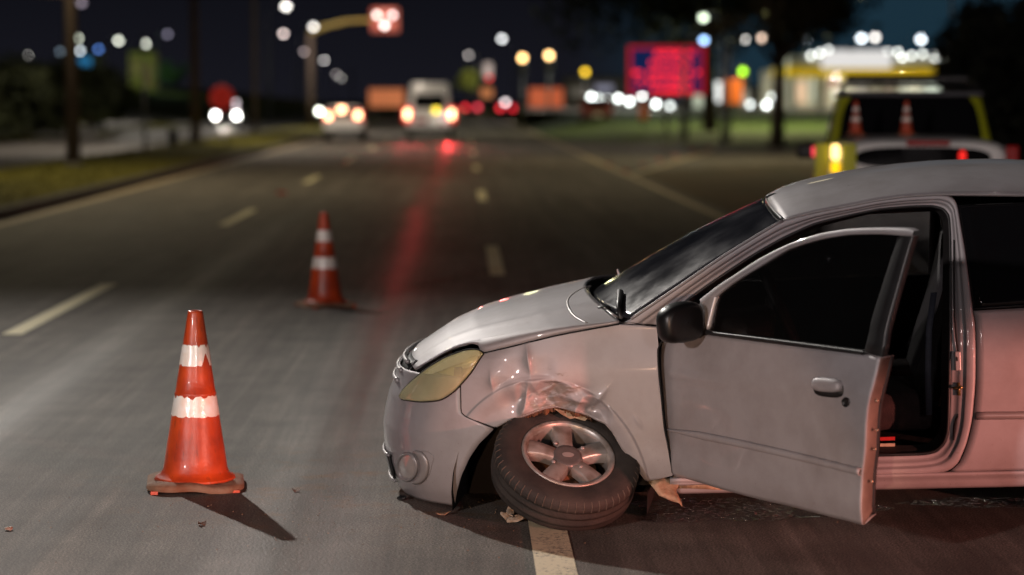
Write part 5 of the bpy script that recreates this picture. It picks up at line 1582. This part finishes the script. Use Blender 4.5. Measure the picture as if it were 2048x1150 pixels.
for k, (px0, px1, col, es) in enumerate(((1591, 1612, (1, .66, .40), .8), (1622, 1634, (.95, 1, .75), .6), (1657, 1674, (.9, .3, .2), .25), (1700, 1735, (1, .9, .7), .4), (1756, 1778, (1, .75, .55), .5), (1800, 1850, (1, 1, .75), .8), (1853, 1885, (.9, 1, .8), 1.1))):
    y = 13.7; a = at(px0, 206, 150 + y); c = at(px1, 158 if k else 163, 150 + y)
    bb = MB(); bb.box(((a.x + c.x) / 2 - st.location.x, y, (a.z + c.z) / 2 - 1), (c.x - a.x, .1, c.z - a.z)); bb.build('shop_window', glow(col, es), st)
for k, px in enumerate((1668, 1700, 1830)):
    x = at(px, 200, 154).x - st.location.x
    bb = MB(); bb.box((x, 4, .75), (.6, .5, 1.5), bev=.05); pm = bb.build('fuel_pump', mat('pump_paint', (.35, .35, .3), .5, var=.2), st)
    bb = MB(); bb.box((x, 3.72, 1.1), (.4, .05, .35)); bb.build('screen', glow((.8, 1, .9), .7), pm)
lamp('canopy_light', (st.location.x - 2, 153, 3.5), 2200, (1, .95, .8), .5)
lamp('canopy_light', (st.location.x + 3, 153, 3.5), 2200, (1, .95, .8), .5)
lamp('forecourt_light', (14, 150, 4.6), 2600, (.92, 1, .85), .4)
# lit shop left of it
def shop(px0, py0, px1, py1, Y, base, label, mw, wins, roofm, name='shop'):
    a = at(px0, py1, Y); c = at(px1, py0, Y); cx_ = (a.x + c.x) / 2; w = c.x - a.x; h = c.z - base
    root = empty(name, (cx_, Y, base), label, 'building')
    bb = MB(); bb.box((0, 3, h / 2), (w, 6, h)); bb.build('wall', mw, root)
    bb = MB(); bb.box((0, 3, h + .12), (w + .5, 6.5, .25)); bb.build('roof', roofm, root)
    for (u0, u1, v0, v1, col, es) in wins:
        bb = MB(); bb.box((lerp(-w / 2, w / 2, (u0 + u1) / 2), -.03, h * (v0 + v1) / 2), (w * (u1 - u0), .1, h * (v1 - v0))); fr = bb.build('window', glow(col, es) if es else M_glassdark, root)
        bb = MB(); bb.box((lerp(-w / 2, w / 2, (u0 + u1) / 2), -.10, h * v0), (w * (u1 - u0) + .1, .12, .06)); bb.build('sill', M_concrete, fr)
    return root
M_dimwall = mat('dim_wall', (.22, .20, .18), .8, var=.2, scale=.8)
shop(1384, 176, 1560, 230, 175, 1.0, 'low pale shop behind the red sign board with tall lit panels', M_dimwall, [(.02, .12, .05, .9, (.9, 1, .75), .55), (.55, .63, .1, .9, (1, .95, .75), .4), (.80, .88, .1, .9, (.9, 1, .8), .3)], M_kerb)
shop(1130, 158, 1250, 222, 190, 1.0, 'dim low building behind the row of white globes', M_dimwall, [(.5, .8, .55, .8, (.5, .5, .7), .35), (.1, .3, .4, .7, (.6, .5, .4), .12)], M_kerb)
shop(120, 108, 192, 140, 300, 3.0, 'small kiosk with a blue glowing front at left', M_dimwall, [(.5, .85, .4, .9, (.05, .40, .85), .45)], M_kerb, 'kiosk')
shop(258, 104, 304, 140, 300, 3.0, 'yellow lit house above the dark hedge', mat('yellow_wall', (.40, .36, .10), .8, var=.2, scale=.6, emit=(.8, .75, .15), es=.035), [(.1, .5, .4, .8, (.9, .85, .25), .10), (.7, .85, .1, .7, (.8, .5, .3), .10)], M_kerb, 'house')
bl_ = at(350, 176, 260)

# ================================================================== TREES
def leaf_cloud(bb, c, r, n, size, rg, clumps=14):
    cl = []
    for _ in range(clumps):
        while True:
            v = Vector((rg.uniform(-1, 1), rg.uniform(-1, 1), rg.uniform(-1, 1)))
            if v.length < 1: break
        cl.append((Vector((c[0] + v.x * r[0] * .8, c[1] + v.y * r[1] * .8, c[2] + v.z * r[2] * .8)), rg.uniform(.22, .42)))
    for _ in range(n):
        o, k = rg.choice(cl)
        v = Vector((rg.gauss(0, 1), rg.gauss(0, 1), rg.gauss(0, 1))).normalized() * (rg.random() ** .4)
        p = o + Vector((v.x * r[0] * k, v.y * r[1] * k, v.z * r[2] * k))
        a = Vector((rg.gauss(0, 1), rg.gauss(0, 1), rg.gauss(0, .6))).normalized(); b_ = a.orthogonal().normalized()
        s_ = size * rg.uniform(.6, 1.3)
        bb.add([p - a * s_, p + b_ * s_ * .45, p + a * s_, p - b_ * s_ * .45], [(0, 1, 2, 3)])
    return cl
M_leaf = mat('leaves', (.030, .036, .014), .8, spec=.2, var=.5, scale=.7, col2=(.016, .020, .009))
M_leaf_brown = mat('brownish_leaves', (.085, .060, .024), .7, var=.5, scale=.7, col2=(.035, .036, .014))
M_bark = mat('bark', (.08, .055, .035), .9, var=.4, scale=4, bump=.6, bscale=14)
def tree(loc, h, r, label, seed, m=M_leaf, n=2600, size=.16, trunk_h=None, clumps=14, group='trees around the junction', name='tree', cz=None):
    rg = random.Random(seed)
    root = empty(name, loc, label, 'tree', group)
    cz = cz or h - r[2]
    bb = MB(); cl = leaf_cloud(bb, (0, 0, cz), r, n, size, rg, clumps); bb.build('crown', m, root)
    bb = MB(); tr = max(.05, h * .022)
    bb.tube([(0, 0, -.1), (rg.uniform(-.1, .1), 0, cz * .45), (rg.uniform(-.2, .2), 0, cz * .85)], [tr * 1.3, tr, tr * .6], 9)
    for o, k in cl[:7]:
        bb.tube([(0, 0, cz * .55), lerp(Vector((0, 0, cz * .7)), o, .5), o], [tr * .5, tr * .35, tr * .1], 6)
    bb.build('trunk', M_bark, root, True)
    return root
rgT = random.Random(11)
hx = [(-18.9, 66, 3.3, 'bushy dark tree nearest at the left edge'), (-19.3, 76, 3.4, 'dark tree second from the left edge behind the far road'), (-19.2, 86, 3.5, 'dark tree behind the nearest brown pole'),
      (-19.6, 96, 3.4, 'dark tree right of the nearest brown pole'), (-19.8, 106, 3.6, 'rounded dark tree below the yellow house'), (-20.3, 117, 3.7, 'dark tree beneath the greenish lamp at left'), (-21.4, 128, 3.4, 'last dark tree of the row before the path')]
for i, (x, y, h, l) in enumerate(hx):
    tree((x, y, left_h(x, y)), h + .5, (2.9, 4.6, 1.9), l, 30 + i, n=2200, size=.24, clumps=16, cz=2.0, group='dark trees along the opposite road')
tree((11.8, 102, right_h(11.8, 102)), 13, (8.6, 5.0, 5.2), 'huge dark tree spreading behind the red sign board', 3, M_leaf, 11000, .27, clumps=46, cz=8.0)
tree((at(1556, 100, 78).x, 78, 0), 10, (2.7, 2.2, 2.6), 'leafy brownish tree overhanging left of the filling station', 5, M_leaf_brown, 2400, .16, clumps=16, cz=5.2)
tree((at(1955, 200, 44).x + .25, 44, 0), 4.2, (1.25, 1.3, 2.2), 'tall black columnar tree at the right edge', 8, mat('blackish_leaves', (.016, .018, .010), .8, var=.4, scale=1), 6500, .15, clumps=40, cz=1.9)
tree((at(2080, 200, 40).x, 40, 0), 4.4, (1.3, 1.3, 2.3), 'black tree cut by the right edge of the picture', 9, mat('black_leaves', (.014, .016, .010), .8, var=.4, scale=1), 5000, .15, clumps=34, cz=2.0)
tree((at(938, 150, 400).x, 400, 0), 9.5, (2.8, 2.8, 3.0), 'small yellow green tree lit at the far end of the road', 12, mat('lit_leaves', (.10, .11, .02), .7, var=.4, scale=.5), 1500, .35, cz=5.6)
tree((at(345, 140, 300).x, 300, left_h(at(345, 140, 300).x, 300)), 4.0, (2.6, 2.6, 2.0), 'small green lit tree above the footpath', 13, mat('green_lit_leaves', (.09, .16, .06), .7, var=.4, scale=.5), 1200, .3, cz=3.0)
lamp('garden_light', (at(338, 140, 296).x, 293, 6.5), 420, (.6, 1, .62), .3)
lamp('verge_light', (1.2, 392, 9.0), 4200, (1, .95, .5), .3)
lamp('path_light', (-23, 150, 7.0), 1500, (1, .93, .8), .3)

# ================================================================== OTHER VEHICLES
def ring_(y, cx_, hw, z0, z1, n=20, p=4.0):
    out = []
    for k in range(n):
        t = 2 * PI * k / n; c, s_ = math.cos(t), math.sin(t)
        out.append(Vector((cx_ + hw * math.copysign(abs(c) ** (2 / p), c), y, (z0 + z1) / 2 + (z1 - z0) / 2 * math.copysign(abs(s_) ** (2 / p), s_))))
    return out
def loft(stations, p=4.0):
    bb = MB(); rws = [ring_(y, 0, hw, z0, z1, 24, p) for (y, hw, z0, z1) in stations]
    bb.grid(rws, True); bb.add(rws[0], [tuple(range(24))]); bb.add(rws[-1], [tuple(range(24))]); return bb
def small_wheel(root, x, y, r, w):
    M = Matrix.Rotation(PI / 2, 3, 'Y')
    bb = MB(); bb.lathe([(r * .6, -w / 2), (r * .92, -w / 2), (r, -w * .35), (r, w * .35), (r * .92, w / 2), (r * .6, w / 2)], 20, (x, y, r), M); o = bb.build('wheel', M_rubber, root, True)
    bb = MB(); bb.lathe([(.001, -w * .52), (r * .55, -w * .48), (r * .6, -w * .3), (r * .6, w * .3), (r * .55, w * .48), (.001, w * .52)], 14, (x, y, r), M); bb.build('rim', M_steel, o, True)
def vehicle(name, loc, label, cat, L, hw, h, belt, paint, rear, cab, lights, group=None, rz=0.0, cabpaint=None, front=None, rearwin=None, sidewin=True, plate=True, wr=.29):
    """faces +y (away); rear at y=0. rear: body z0; cab: (y0 low, y0 top, y1 top, y1 low)"""
    root = empty(name, loc, label, cat, group, rz)
    z0 = rear
    bd = loft([(0.0, hw * .90, z0 + .06, belt - .03), (.06, hw * .97, z0, belt), (L * .25, hw, z0 - .03, belt + .02), (L * .6, hw, z0 - .03, belt + .02), (L * .85, hw * .97, z0, belt - .10), (L * .96, hw * .90, z0 + .02, belt - .18), (L, hw * .78, z0 + .08, belt - .26)], 5.0)
    bd.build('body', paint, root, True)
    y0l, y0t, y1t, y1l = cab
    tw = hw * .80
    rws = []
    for (t, wd) in ((0, hw * .965), (.35, lerp(hw * .95, tw, .40)), (.7, lerp(hw * .95, tw, .78)), (.92, tw), (1.0, tw * .9)):
        z = lerp(belt - .03, h, t); ya, yb = lerp(y0l, y0t, t), lerp(y1l, y1t, t)
        rws.append([Vector((-wd, ya + .08, z)), Vector((-wd * .9, ya, z)), Vector((wd * .9, ya, z)), Vector((wd, ya + .08, z)), Vector((wd, yb - .1, z)), Vector((wd * .88, yb, z)), Vector((-wd * .88, yb, z)), Vector((-wd, yb - .1, z))])
    bb = MB(); bb.grid(rws, True); bb.add(rws[-1], [tuple(range(8))]); bb.build('cabin', cabpaint or paint, root, True)
    # rear window
    rw = rearwin or (.14, .86, .84)
    n = 13; g_ = []
    for j in range(7):
        t = lerp(rw[0], rw[1], j / 6); wd = lerp(hw * .95, tw, t) * rw[2]; z = lerp(belt - .03, h, t); ya = lerp(y0l, y0t, t) - .018
        k = 1 - .10 * (abs(j / 3 - 1)) ** 4
        g_.append([Vector((lerp(-wd, wd, i / (n - 1)) * k, ya + .01 * abs(i / (n - 1) * 2 - 1) ** 3, z)) for i in range(n)])
    bb = MB(); bb.grid(g_); bb.build('rear_window', M_glassdark, root, True, .01)
    if sidewin:
        for sg in (-1, 1):
            for (u0, u1) in ((.08, .47), (.52, .92)):
                g_ = []
                for t in (.16, .5, .84):
                    wd = (interp(t, [(0, hw * .965), (.35, lerp(hw * .95, tw, .40)), (.7, lerp(hw * .95, tw, .78)), (.92, tw)])) + .012
                    z = lerp(belt - .03, h, t); ya, yb = lerp(y0l, y0t, t) + .1, lerp(y1l, y1t, t) - .1
                    g_.append([Vector((sg * wd, lerp(ya, yb, lerp(u0, u1, i / 4)), z)) for i in range(5)])
                bb = MB(); bb.grid(g_); bb.build('side_window', M_glassdark, root, True, .008)
    g_ = []
    for t in (.12, .5, .88):
        wd = lerp(hw * .95, tw, t) * .84; z = lerp(belt - .03, h, t); yb = lerp(y1l, y1t, t) + .018
        g_.append([Vector((lerp(-wd, wd, i / 6), yb, z)) for i in range(7)])
    bb = MB(); bb.grid(g_); bb.build('windscreen', M_glassdark, root, True, .008)
    bb = MB(); bb.box((0, -.03, z0 + .10), (hw * 1.9, .16, .20), bev=.05); bb.build('rear_bumper', M_dark, root)
    bb = MB(); bb.box((0, L + .0, z0 + .10), (hw * 1.75, .16, .22), bev=.05); bb.build('front_bumper', M_dark, root)
    for sg in (-1, 1):
        for y in (L * .18, L * .80): small_wheel(root, sg * (hw - .10), y, wr, .19)
        bb = MB(); bb.box((sg * (hw + .10), L * .66, belt + .10), (.20, .10, .16), bev=.04); bb.build('door_mirror', M_dark, root)
    if plate:
        bb = MB(); bb.box((0, -.115, z0 + .22), (.40, .02, .13)); bb.build('number_plate', mat('plate', (.5, .5, .5), .4, var=.1), root)
    for (nm, x, y, z, dx, dy, dz, m_) in lights:
        bb = MB(); bb.box((x, y, z), (dx, dy, dz), bev=min(dx, dy, dz) * .3); bb.build(nm, m_, root)
    return root
G_TAIL = glow((1.0, .50, .26), 9.0)
G_TAILR = glow((1.0, .03, .05), 3.0)
G_HEAD = glow((1.0, .97, .90), 16.0)
# white van with brake lights
vx = at(859, 200, 90).x
vehicle('van', (vx, 90, 0), 'white high roof van braking in the middle lane', 'van', 5.2, 1.0, 2.42, 1.15, M_white, .34, (.0, .10, 4.2, 4.9),
        [('tail_light', -.93, -.03, 1.10, .20, .10, .36, G_TAIL), ('tail_light', .93, -.03, 1.10, .20, .10, .36, G_TAIL), ('lens_surround', -.93, -.0, 1.08, .36, .08, .62, glow((1, .03, .02), 1.2)), ('lens_surround', .93, -.0, 1.08, .36, .08, .62, glow((1, .03, .02), 1.2)), ('reflector', .28, -.06, 1.26, .22, .08, .22, glow((1, .75, .05), 3.5)),
         ('reflector', -.35, -.04, .82, .5, .06, .18, M_redlens), ('reflector', .55, -.04, .75, .3, .06, .14, M_redlens)], rearwin=(.18, .62, .74), wr=.34)
for sg in (-1, 1):
    lamp('brake_glow', (vx + sg * .93, 89.4, 1.1), 1000, (1, .05, .05), .14, 22, (vx + sg * .6, 60, 1.0), .6)
wx = at(686, 200, 87).x
vehicle('car', (wx, 87, 0), 'white hatchback with tail lights on in the left lane', 'car', 3.9, .84, 1.44, .92, M_white, .30, (.1, .5, 2.0, 2.9),
        [('tail_light', -.06, -.02, 1.30, .30, .1, .22, G_TAIL), ('tail_light', .60, .02, 1.08, .24, .10, .26, G_TAIL), ('tail_light', -.60, .02, 1.04, .22, .10, .26, G_TAIL), ('lens_surround', .60, .05, 1.06, .36, .08, .44, glow((1, .03, .02), 1.2)), ('lens_surround', -.60, .05, 1.03, .34, .08, .44, glow((1, .03, .02), 1.2))], group='cars farther along the road')
def far_car(px, py, Y, label, paint, lights, h=1.45, rz=0.0, base=0.0):
    p = at(px, py, Y)
    return vehicle('car', (p.x, Y, base), label, 'car', 4.1, .86, h, .92, paint, .30, (.1, .5, 2.1, 3.0), lights, 'cars farther along the road', rz)
M_darkpaint = mat('dark_vehicle_paint', (.05, .05, .06), .35, coat=.5, var=.1)
far_car(943, 214, 240, 'distant dark car with two red tail lights beside the van', M_darkpaint, [('tail_light', -.7, -.02, .92, .46, .1, .46, G_TAILR), ('tail_light', .7, -.02, .94, .46, .1, .46, glow((1, .06, .10), 3.0))])
far_car(1013, 214, 230, 'distant car with red tail lights and a white glint', M_darkpaint, [('tail_light', -.68, -.02, .9, .46, .1, .46, G_TAILR), ('tail_light', .68, -.02, .9, .46, .1, .46, G_TAILR), ('roof_light', -.1, .4, 1.5, .45, .2, .35, glow((1, .85, .85), 6))])
HL = [('headlight', -.66, -.02, .74, .30, .1, .34, G_HEAD), ('headlight', .66, -.02, .74, .30, .1, .34, G_HEAD)]
far_car(452, 232, 135, 'oncoming car with bright headlights behind the round red sign', M_darkpaint, HL + [('roof_light', .62, .2, 1.55, .22, .1, .22, glow((1, .85, .9), 2.5)), ('roof_light', .62, .2, 1.2, .22, .1, .22, glow((1, .8, .85), 2))])
far_car(650, 224, 190, 'oncoming car with white headlights left of the white hatchback', M_darkpaint, [('headlight', -.5, -.02, .74, .36, .1, .36, glow((.97, 1, .85), 14)), ('headlight', .5, -.02, .70, .28, .1, .28, glow((1, .95, .9), 12))])
far_car(1195, 236, 118, 'dark red parked car below the row of globes', mat('dark_red_paint', (.10, .02, .02), .4, coat=.4, var=.1), [('tail_light', -.7, -.02, .9, .2, .1, .15, M_redlens), ('tail_light', .7, -.02, .9, .2, .1, .15, M_redlens)], base=.35)
# road glare of the oncoming headlights comes from their own beams
lamp('headlight_and_fill_beam', (at(452, 232, 134).x, 133, .75), 900, (1, .9, .75), .2, 70, (at(452, 232, 134).x, 110, 0), .5)

# patrol pickup with a closed bed cover, stopped right behind the wreck
pp_ = at(1848, 200, 18.0)
PKA = math.radians(-8.5)
pk = vehicle('pickup_truck', (pp_.x, 18.0, 0), 'yellow and white patrol pickup with covered bed, roof rack and two cones on top', 'pickup truck', 4.6, .84, 1.72, 1.06, M_white, .34, (1.72, 2.06, 3.0, 3.7),
        [('tail_light', -.735, -.035, 1.22, .075, .08, .13, glow((1.0, .66, .22), 3.2)), ('tail_light', -.735, -.035, 1.09, .075, .08, .10, glow((1.0, .55, .0), 1.6)), ('tail_light', -.735, -.035, .93, .11, .08, .13, glow((1.0, .03, .02), .55)), ('tail_light', .735, -.035, 1.08, .11, .08, .40, M_redlens),
         ('marker_light', -.90, .9, 1.20, .04, .10, .09, glow((1, .05, .08), 1.3)), ('marker_light', -.87, .5, .96, .04, .2, .12, M_redlens)], cabpaint=M_yellowpaint, rearwin=(.10, .97, .88), rz=PKA)
# bed cover: white shell with a wide rounded dark window at the back
cv = []
for (y, hw_, zt_) in ((.0, .68, 1.29), (.03, .72, 1.315), (.25, .735, 1.335), (1.0, .74, 1.345), (1.72, .74, 1.345)):
    r = []
    for k in range(17):
        t = PI * k / 16; c_, s_ = math.cos(t), math.sin(t)
        r.append(Vector((-(hw_ + .09 * (1 - s_ ** .5)) * math.copysign(abs(c_) ** .42, c_), y, 1.03 + (zt_ - 1.03) * s_ ** .5)))
    cv.append(r)
bb = MB(); bb.grid(cv); bb.add(cv[0], [tuple(range(17))]); bb.add(cv[-1], [tuple(range(17))]); cvo = bb.build('bed_cover', M_white, pk, True)
wn_ = [(-.55 + .0, 1.19)]
ring0 = []
for k in range(32):
    t = 2 * PI * k / 32; c_, s_ = math.cos(t), math.sin(t)
    ring0.append(Vector((.565 * math.copysign(abs(c_) ** .55, c_) * (1 - .05 * s_), -.012, 1.175 + .088 * math.copysign(abs(s_) ** .7, s_))))
bb = MB(); bb.prism(ring0, (0, .02, 0)); bb.build('cover_window', M_glassdark, cvo)
bb = MB(); bb.box((.04, -.012, 1.295), (.36, .03, .045), bev=.01); bb.build('brake_light', M_redlens, cvo)
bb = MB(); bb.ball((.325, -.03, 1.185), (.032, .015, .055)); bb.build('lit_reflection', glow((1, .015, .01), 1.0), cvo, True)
for x, nm in ((-.845, 'yellow_panel'), (-.62, 'yellow_panel')):
    bb = MB(); bb.box((x, -.022 if x > -.7 else .03, .98), (.12, .02, .62), bev=.004); bb.build(nm, M_yellowpaint, pk)
bb = MB(); bb.box((-.855, 2.3, .90), (.012, 3.0, .10)); bb.build('yellow_side_stripe', M_yellowpaint, pk)
bb = MB(); bb.box((0, 2.52, 1.715), (1.36, 1.02, .055), bev=.02); bb.build('cab_roof', M_darkpaint, pk)
bb = MB()
fr = [(-.62, 2.12, 1.70), (-.62, 2.12, 1.80), (.62, 2.12, 1.80), (.62, 2.12, 1.70)]
bb.tube(fr, .018, 6); bb.build('rack_hoop', M_dark, pk)
bb = MB(); bb.tube([(x, y + .8, z) for x, y, z in fr], .018, 6); bb.build('rack_hoop', M_dark, pk)
for x in (-.62, -.2, .2, .62):
    bb = MB(); bb.tube([(x, 2.12, 1.80), (x, 2.92, 1.80)], .014, 6); bb.build('rack_bar', M_dark, pk)
bb = MB(); bb.box((0, 2.5, 1.86), (1.15, .22, .07), bev=.02); bb.build('light_bar', M_dark, pk)
Rp = Matrix.Rotation(PKA, 3, 'Z')
for (px, l) in ((1746, 'orange cone standing on the pickup bed cover at left'), (1846, 'orange cone standing on the pickup bed cover at right')):
    x_ = (px - 1862) / 4267 * 19.3
    q = Vector((pp_.x, 18.0, 0)) + Rp @ Vector((x_, 1.25, 0))
    traffic_cone((q.x, q.y, 1.342), .31, l, group='cones carried on the pickup', simple=True)
